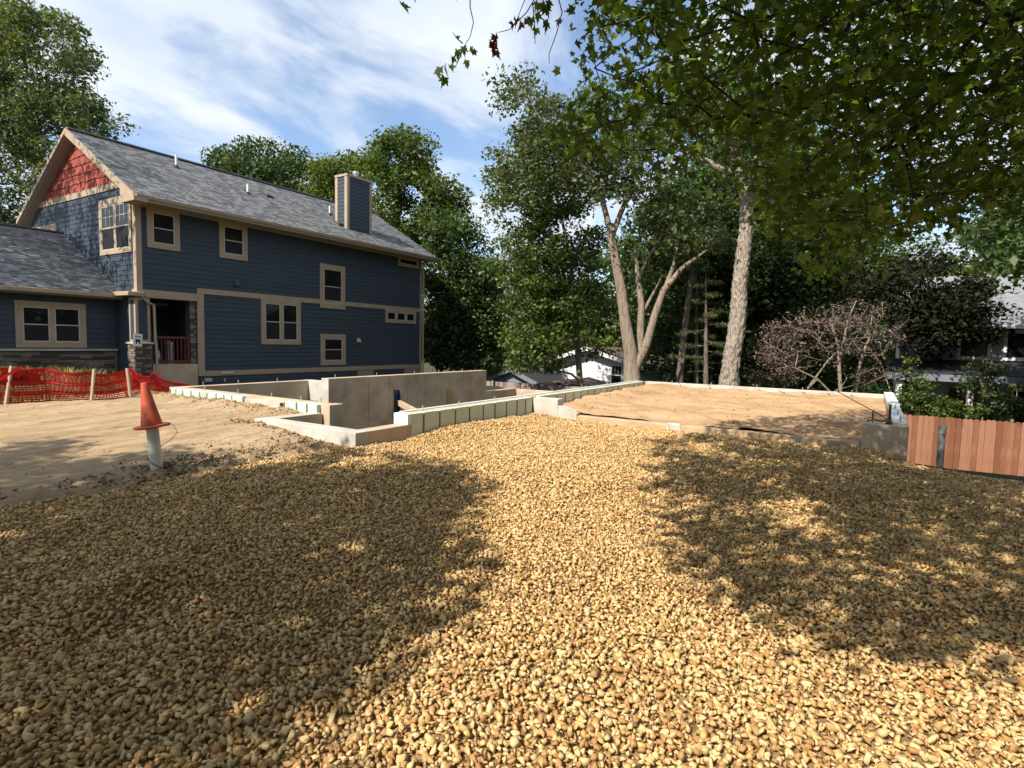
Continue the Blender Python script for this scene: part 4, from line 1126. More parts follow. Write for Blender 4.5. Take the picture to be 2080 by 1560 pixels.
# ------------------------------------------------------------------ neighbouring houses
M['white_siding'] = mat('white_siding', [(.66, .67, .67), (.74, .75, .75)], scale=3, rough=.6, coords='World')
M['brown_roof'] = mat('brown_shingle', [(.07, .045, .038), (.12, .078, .065), (.16, .11, .095)], scale=14, rough=.92, bump=.4, bscale=60, coords='World')
M['grey_siding'] = mat('grey_siding', [(.16, .18, .21), (.20, .22, .25)], scale=3, rough=.65, coords='World')
M['dark_roof'] = mat('dark_shingle', [(.022, .022, .026), (.042, .042, .046)], scale=14, rough=.92, coords='World')
def gable_house(name, label, x0, x1, y0, y1, z0, ze, zr, wallm, roofm, trimm, oh=.45, wins=(), lap=.2, ridge_along='x', faces=('x0',)):
    """box house with gable ends at x0 and x1 (ridge along x)"""
    h = empty(name, (x0, y0, z0), label, 'house')
    ym = (y0 + y1) / 2
    w = MB()
    w.add([(x0, y0, z0), (x1, y0, z0), (x1, y1, z0), (x0, y1, z0), (x0, y0, ze), (x1, y0, ze), (x1, y1, ze), (x0, y1, ze), (x0, ym, zr - .08), (x1, ym, zr - .08)],
          [(0, 3, 2, 1), (0, 1, 5, 4), (2, 3, 7, 6), (3, 0, 4, 8, 7), (1, 2, 6, 9, 5), (4, 5, 9, 8), (8, 9, 6, 7)])
    wo = w.build('wall', wallm, h)
    z = z0 + .1; sl = (zr - ze) / (ym - y0)
    while z < zr - .25:
        ya = y0 + max(0, (z + lap - ze) / sl) + .02; yb = 2 * ym - ya
        if yb - ya > .2 and z > ze - 3.2:
            MB().hexa([(x0 - .022, ya, z), (x0 + .01, ya, z), (x0 + .01, yb, z), (x0 - .022, yb, z)], [(x0 - .004, ya, z + lap), (x0 + .01, ya, z + lap), (x0 + .01, yb, z + lap), (x0 - .004, yb, z + lap)]).build('siding_board', wallm, wo)
        if z + lap < ze and z > ze - 3.2:
            MB().hexa([(x0, y0 - .022, z), (x1, y0 - .022, z), (x1, y0 + .01, z), (x0, y0 + .01, z)], [(x0, y0 - .004, z + lap), (x1, y0 - .004, z + lap), (x1, y0 + .01, z + lap), (x0, y0 + .01, z + lap)]).build('siding_board', wallm, wo)
        z += lap
    r = MB(); e = oh * sl
    r.hexa([(x0 - oh, y0 - oh, ze - e - .05), (x1 + oh, y0 - oh, ze - e - .05), (x1 + oh, ym, zr - .05), (x0 - oh, ym, zr - .05)], [(x0 - oh, y0 - oh, ze - e + .1), (x1 + oh, y0 - oh, ze - e + .1), (x1 + oh, ym, zr + .1), (x0 - oh, ym, zr + .1)])
    r.hexa([(x0 - oh, ym, zr - .05), (x1 + oh, ym, zr - .05), (x1 + oh, y1 + oh, ze - e - .05), (x0 - oh, y1 + oh, ze - e - .05)], [(x0 - oh, ym, zr + .1), (x1 + oh, ym, zr + .1), (x1 + oh, y1 + oh, ze - e + .1), (x0 - oh, y1 + oh, ze - e + .1)])
    r.build('roof', roofm, h)
    for s in (0, 1):
        ya = y0 - oh if s == 0 else y1 + oh
        MB().hexa([(x0 - oh - .05, ya, ze - e - .16), (x0 - oh - .004, ya, ze - e - .16), (x0 - oh - .004, ym, zr - .16), (x0 - oh - .05, ym, zr - .16)] if s == 0 else [(x0 - oh - .05, ym, zr - .16), (x0 - oh - .004, ym, zr - .16), (x0 - oh - .004, ya, ze - e - .16), (x0 - oh - .05, ya, ze - e - .16)],
                  [(x0 - oh - .05, ya, ze - e + .11), (x0 - oh - .004, ya, ze - e + .11), (x0 - oh - .004, ym, zr + .11), (x0 - oh - .05, ym, zr + .11)] if s == 0 else [(x0 - oh - .05, ym, zr + .11), (x0 - oh - .004, ym, zr + .11), (x0 - oh - .004, ya, ze - e + .11), (x0 - oh - .05, ya, ze - e + .11)]).build('fascia', trimm, h)
    MB().box(x0 - oh, x1 + oh, y0 - oh - .05, y0 - oh - .003, ze - e - .16, ze - e + .05).build('fascia', trimm, h)
    for face, p0, p1, za, zb in wins:
        if face == 'x0':
            f = MB().box(x0 - .05, x0 + .01, p0 - .09, p1 + .09, zb, zb + .1).box(x0 - .05, x0 + .01, p0 - .09, p1 + .09, za - .1, za).box(x0 - .05, x0 + .01, p0 - .09, p0, za, zb).box(x0 - .05, x0 + .01, p1, p1 + .09, za, zb).box(x0 - .045, x0 + .01, p0, p1, (za + zb) / 2 - .03, (za + zb) / 2 + .03).build('window', trimm, h)
            boxo('pane', M['glass'], f, x0 - .032, x0 - .024, p0, p1, za, zb)
            g2 = MB()
            for t in (1 / 3, 2 / 3): g2.box(x0 - .04, x0 - .033, p0 + (p1 - p0) * t - .012, p0 + (p1 - p0) * t + .012, (za + zb) / 2 + .03, zb)
            g2.build('muntin', trimm, f)
        else:
            f = MB().box(p0 - .09, p1 + .09, y0 - .05, y0 + .01, zb, zb + .1).box(p0 - .09, p1 + .09, y0 - .05, y0 + .01, za - .1, za).box(p0 - .09, p0, y0 - .05, y0 + .01, za, zb).box(p1, p1 + .09, y0 - .05, y0 + .01, za, zb).build('window', trimm, h)
            boxo('pane', M['glass'], f, p0, p1, y0 - .032, y0 - .024, za, zb)
    return h
gable_house('neighbour_house', 'white clapboard house with brown roof behind the split-trunk tree', 34.9, 42.0, 12.1, 19.2, -2.9, .05, 1.12, M['white_siding'], M['brown_roof'], M['white'], oh=.6,
            wins=(('x0', 13.45, 14.1, -1.15, .0), ('y0', 37.5, 39.0, -1.2, -.2)))
gable_house('garden_shed', 'small grey-blue gabled shed with dark roof behind the far fence', 28.2, 30.2, 15.9, 19.2, -2.6, -.85, -.15, M['grey_siding'], M['dark_roof'], M['grey_siding'], oh=.3)
lr = empty('carport', (31, 13.5, -2.6), 'low outbuilding with brown shingled roof beside the white neighbour house', 'outbuilding')
MB().hexa([(29.6, 12.9, -1.32), (33.8, 12.9, -1.32), (33.8, 15.2, -.86), (29.6, 15.2, -.86)], [(29.6, 12.9, -1.2), (33.8, 12.9, -1.2), (33.8, 15.2, -.74), (29.6, 15.2, -.74)]).build('roof', M['brown_roof'], lr)
MB().hexa([(29.6, 15.2, -.86), (33.8, 15.2, -.86), (33.8, 17.5, -1.32), (29.6, 17.5, -1.32)], [(29.6, 15.2, -.74), (33.8, 15.2, -.74), (33.8, 17.5, -1.2), (29.6, 17.5, -1.2)]).build('roof', M['brown_roof'], lr)
boxo('wall', M['white_siding'], lr, 29.9, 33.5, 13.2, 17.2, -3.2, -1.3)
# grey house on the right
M['pale_grey_siding'] = mat('pale_grey_siding', [(.34, .35, .37), (.41, .42, .44)], scale=3, rough=.65, coords='World')
M['light_shingle'] = mat('light_grey_shingle', [(.14, .14, .15), (.215, .215, .225), (.28, .28, .29)], scale=12, rough=.92, bump=.4, bscale=40, stretch=(1, .4, 2), coords='World')
gh = empty('neighbour_house', (27.3, -5, -2.2), 'pale grey two-storey house with porch roof behind the cedar fence', 'house')
gwl = boxo('wall', M['pale_grey_siding'], gh, 27.5, 36, -14, -1.2, -2.4, 2.45)
z = .6
while z < 2.3:
    MB().hexa([(27.47, -13.9, z), (27.51, -13.9, z), (27.51, -1.25, z), (27.47, -1.25, z)], [(27.49, -13.9, z + .17), (27.51, -13.9, z + .17), (27.51, -1.25, z + .17), (27.49, -1.25, z + .17)]).build('siding_board', M['pale_grey_siding'], gwl); z += .165
ghr = MB().hexa([(26.9, -14.6, 2.30), (32, -14.6, 4.6), (32, -.8, 4.6), (26.9, -.8, 2.30)], [(26.9, -14.6, 2.43), (32, -14.6, 4.75), (32, -.8, 4.75), (26.9, -.8, 2.43)]).hexa([(32, -14.6, 4.6), (36.8, -14.6, 2.4), (36.8, -.8, 2.4), (32, -.8, 4.6)], [(32, -14.6, 4.75), (36.8, -14.6, 2.55), (36.8, -.8, 2.55), (32, -.8, 4.75)]).build('roof', M['light_shingle'], gh)
MB().hexa([(24.9, -14.6, .52), (27.5, -14.6, 1.0), (27.5, -.6, 1.0), (24.9, -.6, .52)], [(24.9, -14.6, .62), (27.5, -14.6, 1.1), (27.5, -.6, 1.1), (24.9, -.6, .62)]).build('porch_roof', M['dark_roof'], gh)
boxo('porch_fascia', M['grey_siding'], gh, 24.84, 24.898, -14.6, -.6, .36, .6)  # the grey carries the shade that lies on this fascia
boxo('gutter', M['white'], gh, 26.8, 26.898, -14.6, -.8, 2.28, 2.42)
for y in (-1.0, -3.05, -5.4, -8.0): boxo('porch_post', M['white'], gh, 25.0, 25.16, y - .09, y + .09, -2.4, .52)
for y0, y1 in ((-3.75, -2.95), (-5.6, -4.3), (-8.2, -7.0)):
    f = MB().box(27.42, 27.5, y0 - .1, y1 + .1, 2.12, 2.24).box(27.42, 27.5, y0 - .1, y1 + .1, 1.12, 1.24).box(27.42, 27.5, y0 - .1, y0, 1.24, 2.12).box(27.42, 27.5, y1, y1 + .1, 1.24, 2.12).build('window', M['white'], gh)
    boxo('pane', M['glass'], f, 27.45, 27.46, y0, y1, 1.24, 2.12)
boxo('front_door', M['redwood'], gh, 27.44, 27.5, -3.6, -2.7, -2.1, .0)
f = boxo('window', M['white'], gh, 27.44, 27.5, -6.5, -4.5, -1.4, .1); boxo('pane', M['glass'], f, 27.43, 27.438, -6.4, -4.6, -1.3, .0)
# ------------------------------------------------------------------ trees
def px_line(pts, d, r):
    """polyline from photograph points at about depth d, with radii"""
    out = []
    for i, p in enumerate(pts):
        q = at(p[0], p[1], d + (p[2] if len(p) > 2 else 0)); out.append((q.x, q.y, q.z, r[i] if hasattr(r, '__len__') else r))
    return out
def px_cloud(n, boxes, dmin, dmax):
    """cluster centres in image-shaped lobes with real depth: boxes = (u, v, ru, rv, weight)"""
    w = np.array([b[4] for b in boxes], float); w /= w.sum(); out = []
    for k in rng.choice(len(boxes), n, p=w):
        u, v, ru, rv, _ = boxes[k]
        a = rng.random() * 6.283; r = rng.random() ** .45
        out.append(tuple(at(u + ru * r * math.cos(a), v + rv * r * math.sin(a), rng.uniform(dmin, dmax))))
    return np.array(out)
# ---- big tree left of and behind the house
b = at(-60, 760, 36); tz = -1.0
q = px_cloud(430, [(60, 150, 130, 130, 3), (20, 60, 90, 60, 1.5), (100, 250, 130, 70, 2), (-80, 200, 140, 200, 4), (20, 380, 120, 80, 2), (190, 250, 60, 30, .4)], 31, 40)
make_tree('broadleaf_tree', (b.x, b.y, tz), [[(b.x, b.y, tz - .4, .5), (b.x, b.y, 5, .4), (b.x + .3, b.y, 10, .3), (b.x + .2, b.y + .3, 15, .16)]], q, 105, (1.0, 1.0, .65), .21, M['leaf_wall'], M['bark_dark'],
          'large grey-green broadleaf tree rising behind the house gable and low wing roof')
# ---- trees over the roof ridge
q = px_cloud(120, [(530, 350, 95, 60, 3), (450, 345, 40, 30, .6), (600, 380, 60, 60, 1.5)], 46, 52)
b = at(540, 740, 49)
make_tree('broadleaf_tree', (b.x, b.y, -3), [[(b.x, b.y, -3.4, .5), (b.x, b.y, 6, .4), (b.x, b.y, 12, .25)]], q, 150, (1.3, 1.3, .9), .25, M['leaf_dark'], M['bark_dark'], 'rounded dark green tree showing over the middle of the house ridge')
q = px_cloud(60, [(665, 375, 32, 45, 1), (720, 340, 35, 25, .7)], 42, 45)
b = at(670, 740, 44)
make_tree('broadleaf_tree', (b.x, b.y, -3), [[(b.x, b.y, -3.4, .3), (b.x, b.y, 6, .25), (b.x, b.y, 10, .15)]], q, 100, (1.0, 1.0, .8), .24, M['leaf_light'], M['bark'], 'yellow-green tree top just left of the chimney')
q = px_cloud(175, [(815, 320, 62, 55, 2), (840, 410, 90, 70, 3), (780, 400, 40, 60, 1), (905, 420, 42, 40, 1), (820, 500, 70, 50, 1.5)], 38, 43)
b = at(795, 760, 41)
make_tree('broadleaf_tree', (b.x, b.y, -3.4), [px_line([(795, 790), (797, 600), (800, 480), (812, 400), (818, 330)], 41, [.45, .36, .28, .18, .08])], q, 130, (1.0, 1.0, .75), .23, M['leaf_mid'], M['bark_dark'],
          'tall bright green tree behind the chimney end of the roof')
q = px_cloud(330, [(945, 560, 75, 60, 2), (930, 500, 40, 60, 1), (960, 640, 80, 60, 3), (940, 700, 85, 45, 3), (985, 600, 35, 60, 1), (900, 600, 40, 110, 2), (900, 470, 30, 30, .5)], 32, 37)
b = at(905, 760, 35)
make_tree('broadleaf_tree', (b.x, b.y, -3.0), [px_line([(892, 790), (894, 740), (905, 650), (920, 560), (930, 480)], 35, [.22, .2, .17, .12, .06])], q, 120, (.9, .9, .65), .20, M['leaf_dark'], M['bark_dark'],
          'dense dark conical maple standing past the far corner of the blue house')
# ---- bright tree with the thin grey trunk
q = px_cloud(330, [(1090, 640, 75, 80, 3), (1080, 540, 80, 70, 3), (1140, 480, 90, 60, 3), (1040, 430, 60, 50, 1.3), (1080, 720, 60, 35, 1.3), (1150, 590, 60, 80, 2), (1200, 620, 40, 40, .8), (1225, 716, 40, 6, .10), (1060, 360, 60, 40, 1), (1150, 380, 80, 50, 2)], 24.5, 29.5)
b = at(1180, 790, 27)
make_tree('broadleaf_tree', (b.x, b.y, -2.6), [px_line([(1182, 860), (1178, 775), (1172, 690), (1160, 620), (1162, 540), (1140, 440), (1120, 350)], 27, [.17, .15, .13, .11, .09, .07, .04])], q, 95, (.80, .80, .42), .165, M['leaf_mid'], M['bark_tan'],
          'bright green tree with one thin grey trunk behind the weathered fence')
# ---- split-trunk tree
b = at(1283, 790, 22)
stems = [px_line([(1283, 860), (1284, 775), (1281, 720), (1268, 640), (1262, 590), (1252, 540), (1240, 470)], 22, [.40, .34, .265, .21, .19, .175, .155]),
         px_line([(1241, 475), (1222, 400), (1190, 340), (1150, 270)], 22, [.12, .10, .07, .03]),
         px_line([(1243, 478), (1262, 430), (1280, 390), (1292, 320), (1300, 250)], 22, [.12, .10, .09, .06, .03]),
         px_line([(1225, 410), (1235, 350), (1250, 300)], 22, [.07, .05, .03]),
         px_line([(1286, 760), (1300, 700, .3), (1303, 620, .4), (1295, 560, .5), (1290, 500, .6)], 22, [.15, .15, .13, .10, .06]),
         px_line([(1297, 570, .5), (1312, 530, .5), (1340, 485, .6)], 22, [.08, .06, .04]),
         px_line([(1303, 640, .4), (1330, 590, .5), (1345, 560, .5)], 22, [.07, .05, .03]),
         px_line([(1290, 750), (1312, 705, -.2), (1330, 640, -.3), (1348, 590, -.4), (1385, 545, -.5), (1440, 505, -.6)], 22, [.18, .165, .14, .12, .09, .04]),
         px_line([(1350, 590, -.4), (1368, 540, -.4), (1378, 490, -.4)], 22, [.10, .07, .03])]
q = px_cloud(250, [(1130, 260, 80, 60, 2), (1060, 190, 50, 50, .7), (1060, 300, 60, 40, 1), (1230, 260, 110, 80, 3), (1300, 330, 90, 70, 2), (1130, 330, 90, 50, 2), (1230, 380, 80, 40, 1.2), (1400, 470, 70, 50, 1.2), (1330, 440, 50, 40, .7), (1020, 340, 35, 25, .5)], 20.0, 24.5)
make_tree('split_trunk_tree', (b.x, b.y, -1.4), stems, q, 75, (.75, .75, .4), .15, M['leaf_wall'], M['bark_tan'],
          'tan-barked tree with three forking trunks behind the foam-clad wall', sides=14)
# ---- big pale furrowed trunk
b = at(1487, 790, 19)
tk = px_line([(1476, 860), (1480, 783), (1484, 740), (1494, 680), (1500, 640), (1502, 580), (1509, 520), (1516, 460), (1517, 400), (1515, 372), (1500, 345), (1488, 310), (1470, 240), (1460, 150)], 19, [.34, .31, .275, .265, .26, .235, .225, .215, .205, .22, .20, .15, .11, .06])
tk2 = px_line([(1500, 352), (1465, 345), (1430, 325), (1400, 318), (1350, 270)], 19, [.13, .12, .10, .085, .04])
q = px_cloud(130, [(1480, 200, 130, 90, 3), (1560, 330, 80, 60, 1), (1400, 280, 70, 50, 1), (1600, 230, 90, 90, 2)], 17, 22)
root = make_tree('furrowed_trunk_tree', (b.x, b.y, -1.2), [tk2], q, 80, (.75, .75, .45), .15, M['leaf_dark'], M['bark_pale'], 'tree with one thick pale deeply furrowed trunk behind the garage sand', sides=12)
# its trunk gets its own knobbly bark
dense = []
for (x0, y0, z0, r0), (x1, y1, z1, r1) in zip(tk[:-1], tk[1:]):
    n = max(2, int((Vector((x1, y1, z1)) - Vector((x0, y0, z0))).length / .045))
    for k in range(n):
        t = k / n; dense.append((x0 + (x1 - x0) * t, y0 + (y1 - y0) * t, z0 + (z1 - z0) * t, r0 + (r1 - r0) * t))
nsd = 44; V = []; F = []
for i, (x, y, z, r) in enumerate(dense):
    for k in range(nsd):
        a = 6.28318 * k / nsd
        v = Vector((math.cos(a) * 2.4, math.sin(a) * 2.4, z * 2.0))
        n1 = noise.noise(v * 1.9); n2 = noise.noise(v * 3.7 + Vector((9, 3, 1)))
        rr = r * (1 + .17 * (abs(n1) * 2 - .5) + .10 * n2)
        V.append((x + math.cos(a) * rr, y + math.sin(a) * rr, z))
for i in range(len(dense) - 1):
    for k in range(nsd):
        k2 = (k + 1) % nsd; F.append((i * nsd + k, i * nsd + k2, (i + 1) * nsd + k2, (i + 1) * nsd + k))
link('bark', npmesh('bark', np.array(V) - np.array(root.location), np.array(F), False), M['bark_pale'], root)
# ---- slender trunks and pines behind the garage
b = at(1380, 790, 25)
q = px_cloud(70, [(1420, 500, 60, 60, 2), (1380, 420, 70, 50, 2), (1440, 420, 60, 40, 1)], 23, 28)
make_tree('slender_tree', (b.x, b.y, -1.6), [px_line([(1376, 850), (1380, 775), (1388, 690), (1400, 600), (1408, 520), (1412, 430)], 25, [.2, .17, .14, .12, .10, .06]), px_line([(1400, 600), (1411, 560), (1425, 500)], 25, [.09, .08, .04])], q, 80, (.8, .8, .5), .17, M['leaf_dark'], M['bark'],
          'slender grey trunk leaning between the split trunk and the pines')
def pine(u, v, d, vtop, label, lean=0, nb=20, first=.35):
    b = at(u, v, d); t = at(u + lean, vtop, d); H = t.z - b.z; cl = []; trunks = [[(b.x, b.y, b.z - 1.3, .11), (b.x, b.y, b.z, .10), (b.x + (t.x - b.x) * .5, b.y + (t.y - b.y) * .5, b.z + H * .5, .07), (t.x, t.y, t.z, .02)]]
    for i in range(nb):
        f = first + (1 - first) * (i / nb); a = i * 2.4 + rng.random(); L = (1 - f * .75) * 1.7 * rng.uniform(.6, 1.1)
        p = Vector(b).lerp(t, f); e = p + Vector((math.cos(a) * L, math.sin(a) * L, -.1 * L + rng.uniform(-.1, .15)))
        trunks.append([(p.x, p.y, p.z, .02), (e.x, e.y, e.z, .007)])
        for k in (.45, .65, .85, 1.0): c = p.lerp(e, k); cl.append((c.x, c.y, c.z))
    for i in range(6):
        f = .1 + .04 * i; p = Vector(b).lerp(t, f); a = i * 1.9; e = p + Vector((math.cos(a) * .7, math.sin(a) * .7, -.05)); trunks.append([(p.x, p.y, p.z, .014), (e.x, e.y, e.z, .005)])
    return make_tree('pine_tree', (b.x, b.y, b.z - 1.2), trunks, np.array(cl), 46, (.30, .30, .10), .14, M['leaf_pine'], M['bark'], label, narrow=.14, up=.3, rtip=.004)
pine(1434, 785, 22, 560, 'thin pine with bare lower twigs just left of the furrowed trunk', nb=16, first=.22)
pine(1415, 780, 26, 500, 'taller thin pine growing behind the slender grey trunk', nb=22, first=.4)
# ---- plum trees with brown-purple leaves
def plum(u, v, d, limbs, lobes, n, label):
    b = at(u, v, d)
    q = px_cloud(n, lobes, d - 1.4, d + 1.4)
    return make_tree('plum_tree', (b.x, b.y, b.z - 1.5), [px_line(l, d, np.linspace(r0, r1, len(l))) for l, r0, r1 in limbs], q, 15, (.34, .34, .16), .085, M['leaf_plum'], M['bark_tan'], label, rtip=.009, narrow=.55)
plum(1712, 792, 17.5, [([(1706, 880), (1707, 790), (1704, 735), (1702, 700), (1690, 660)], .07, .03), ([(1704, 735), (1715, 690), (1722, 650), (1740, 610)], .05, .02), ([(1690, 800), (1660, 770), (1640, 790), (1680, 735), (1700, 715)], .035, .03)],
     [(1640, 690, 95, 55, 3), (1600, 710, 60, 50, 1.5), (1720, 680, 70, 40, 2), (1680, 650, 70, 30, 1.5), (1740, 740, 40, 40, .8)], 150, 'brown-purple leaved plum tree with crooked limbs behind the garage wall')
plum(1770, 792, 19.0, [([(1735, 880), (1738, 790), (1752, 720), (1765, 690), (1772, 640)], .08, .03), ([(1752, 720), (1730, 690), (1712, 660)], .04, .02), ([(1800, 880), (1810, 800), (1790, 740), (1760, 700), (1740, 690)], .03, .015)],
     [(1770, 680, 60, 40, 2), (1730, 640, 60, 30, 1.2), (1800, 650, 50, 40, 1), (1780, 740, 40, 35, 1)], 110, 'plum tree with thin bare twigs beside the grey house')
b = at(1580, 795, 20)
q = px_cloud(60, [(1590, 700, 50, 50, 1), (1570, 760, 45, 25, .7)], 19, 22)
make_tree('plum_tree', (b.x, b.y, b.z - 1.5), [px_line([(1590, 880), (1592, 790), (1600, 740), (1590, 690)], 20, [.05, .04, .03, .02])], q, 55, (.45, .45, .25), .10, M['leaf_plum'], M['bark'], 'small dim plum sapling right of the furrowed trunk', rtip=.006)
# ---- maple before the grey house, its shade put into near-black leaves
b = at(1840, 800, 21)
q = px_cloud(250, [(1850, 600, 80, 45, 3), (1790, 570, 70, 35, 1.5), (1920, 640, 60, 40, 2.4), (1960, 600, 50, 35, 1.4), (1880, 540, 60, 25, .8), (1890, 690, 50, 35, 1.6), (1960, 680, 45, 30, 1.1), (2010, 650, 45, 28, .8)], 19.5, 23)
make_tree('shaded_maple', (b.x, b.y, b.z - 2), [px_line([(1835, 900), (1838, 780), (1842, 700), (1850, 620), (1870, 570)], 21, [.12, .10, .09, .06, .03])], q, 62, (.62, .62, .34), .14, M['leaf_shaded'], M['bark_dark'], 'maple with leaves coloured near black for shade in front of the pale grey house')
# ---- shrubs and saplings along the right fence
def shrub(name, u, v, d, lobes, n, leaf, label, size=.10, per=60, spread=(.32, .32, .2), stems=None):
    b = at(u, v, d); q = px_cloud(n, lobes, d - .5, d + .5)
    st = stems or [[(u, v + 60), (u + 3, v - 10), (u + 6, v - 60)]]
    return make_tree(name, (b.x, b.y, b.z - .6), [px_line(s, d, np.linspace(.03, .012, len(s))) for s in st], q, per, spread, size, leaf, M['bark_tan'], label, cat='shrub', rtip=.004)
shrub('leafy_shrub', 1850, 830, 18.0, [(1850, 810, 26, 30, 2), (1866, 780, 20, 30, 1), (1880, 820, 30, 20, 1.3), (1842, 740, 10, 30, .4)], 38, M['leaf_mid'], 'green leafy shrub at the end of the garage wall')
shrub('sapling', 1997, 850, 18.2, [(2000, 760, 30, 25, 1), (1985, 790, 25, 20, .8), (2020, 770, 25, 30, .8), (2000, 810, 40, 25, .8)], 34, M['leaf_wall'], 'thin pale-stemmed sapling standing behind the cedar fence', stems=[[(1994, 880), (1996, 830), (1998, 780), (1996, 720)], [(1998, 800), (2012, 760), (2016, 720)]])
shrub('climbing_vine', 1960, 850, 17.9, [(1930, 840, 50, 10, 1), (1975, 835, 40, 12, 1), (1920, 820, 30, 15, .5)], 42, M['leaf_mid'], 'low green vine spilling along the cedar fence top', spread=(.22, .22, .12))
shrub('leafy_shrub', 2060, 850, 18.4, [(2050, 825, 40, 22, 2), (2090, 790, 30, 40, 1), (2030, 838, 40, 14, 1)], 46, M['leaf_dark'], 'dark green shrub behind the right part of the cedar fence')
# ---- small plants against the stone base of the wing
for nm, u, d, hh, wd, leaf, lab, n in (('hosta_plant', 130, 22.0, .34, .5, 'leaf_light', 'bright green low plant by the wing stone base', 26), ('leafy_shrub', 258, 21.2, .48, .5, 'leaf_dark', 'dark shrub beside the stone pier of the porch', 40), ('flowering_plant', 33, 22.2, .55, .25, 'leaf_light', 'tall weedy plant below the wing window', 16), ('leafy_shrub', 8, 22.0, .40, .4, 'leaf_wall', 'grey-green clump at the left of the weedy plant', 22)):
    p = at(u, 745, d); p.z = gzf(p.x, p.y)
    q = np.stack([p.x + rng.normal(0, wd * .4, n), p.y + rng.normal(0, wd * .3, n), p.z + .1 + rng.random(n) * hh], -1)
    make_tree(nm, tuple(p), [[(p.x, p.y, p.z - .05, .012), (p.x, p.y, p.z + hh * .6, .006)]], q, 30, (.11, .11, .07), .085, M[leaf], M['bark'], lab, cat='plant', rtip=.003)
gp = at(190, 748, 21.6); gp.z = gzf(gp.x, gp.y)
nn_ = 160
o = blades('ornamental_grass', np.stack([gp.x + rng.normal(0, .32, nn_), gp.y + rng.normal(0, .12, nn_), np.full(nn_, gp.z)], -1), rng.uniform(.35, .75, nn_), rng.uniform(.008, .02, nn_), M['leaf_wall'], .5)
tag(o, 'upright grassy clump between the low plant and the pier shrub', 'plant')

# ---- woods behind the site: a few kinds, copied
proto = [simple_tree('woodland_tree', 0, 0, 0, 17, 4.6, M['leaf_dark'], M['bark_dark'], 'dark green woodland tree in the background wood', ncl=230, per=80, size=.27, spread=(1.15, 1.15, .75), crown_lo=.10, o=1.0, tr=.26, group='dark trees of the background wood'),
         simple_tree('woodland_tree', 0, 0, 0, 15, 4.8, M['leaf_mid'], M['bark'], 'mid green woodland tree in the background wood', ncl=230, per=80, size=.27, spread=(1.1, 1.1, .65), crown_lo=.12, o=2.3, tr=.24, group='mid green trees of the background wood'),
         simple_tree('woodland_tree', 0, 0, 0, 13, 4.4, M['leaf_light'], M['bark'], 'yellow-green woodland tree in the background wood', ncl=200, per=80, size=.26, spread=(1.1, 1.1, .65), crown_lo=.10, o=4.1, tr=.22, group='yellow-green trees of the background wood')]
wood = [  # photo column, depth, kind, scale
    (1330, 52, 0, 1.1), (1440, 33, 0, 1.0), (1545, 31, 0, .9), (1640, 34, 0, .95), (1730, 38, 1, .85), (1820, 44, 0, .75), (1250, 47, 1, .95), (1500, 46, 1, 1.1), (1600, 27, 0, .72), (1412, 29, 0, .8),
    (1895, 46, 2, .72), (1965, 44, 2, 1.05), (2040, 46, 1, 1.3), (2110, 40, 1, 1.35), (2190, 34, 0, 1.1), (1090, 60, 1, 1.0), (980, 70, 0, .9), (840, 72, 1, .9), (1680, 52, 1, .95), (1780, 60, 0, .9),
    (-140, 52, 1, 1.3), (-260, 44, 0, 1.2), (1010, 48, 1, .5), (1180, 52, 0, .75)]
used = [0, 0, 0]
WOODS = {1330: 'rising behind the white neighbour house', 1440: 'behind the two thin pines', 1545: 'just right of the furrowed trunk', 1640: 'behind the brown plum crown', 1730: 'rising over the plum tree with bare twigs', 1820: 'behind the shade-dark maple',
         1250: 'above the white neighbour house roof', 1600: 'low between furrowed trunk and plum trees', 1412: 'low behind the slender leaning trunk', 1895: 'over the left end of the grey house roof', 1965: 'over the middle of the grey house roof', 2040: 'over the grey house ridge',
         1090: 'far behind the thin-trunked bright tree', 980: 'far behind the conical maple', 1010: 'small, beyond the garden shed', 1180: 'far behind the outbuilding', 840: 'far behind the chimney tree'}
for u, d, k, s in wood:
    p = at(u, 740, d); z = gzf(p.x, p.y) - .2
    if not used[k]:
        o = proto[k]; used[k] = 1
        o.location = (p.x, p.y, z); o.scale = (s, s, s); o.rotation_euler = (0, 0, rng.random() * 6.28)
    else:
        o = place_copy(proto[k], p.x, p.y, z, s, rng.random() * 6.28)
    w_ = WOODS.get(u, 'deep in the background wood')
    o['label'] = ['dark green', 'mid green', 'yellow-green'][k] + ' woodland tree ' + w_
# trees round the rest of the lot: beside and behind the place where the photographer stands
for x, y, k, s in ((8, -15, 0, 1.0), (15, -13, 1, .9), (0, -16, 1, 1.05), (-8, -13, 0, 1.0), (-15, -6, 1, .95), (22, -17, 0, 1.05), (-3, -22, 0, 1.3), (12, -24, 1, 1.3), (30, -20, 0, 1.2)):
    place_copy(proto[k], x, y, gzf(x, y) - .3, s, rng.random() * 6.28, label=('dark' if k == 0 else 'mid green') + ' woodland tree edging the lot', group='%s trees edging the lot' % ('dark' if k == 0 else 'mid green'))
for x, z0 in (): pass
simple_tree('broadleaf_tree', 19.8, -5.6, gzf(19.8, -5.6), 13.5, 3.9, M['leaf_dark'], M['bark_dark'], 'tall dark tree shading the front of the pale grey house', ncl=170, per=90, size=.19, spread=(.9, .9, .55), crown_lo=.46, o=5.2, tr=.2)
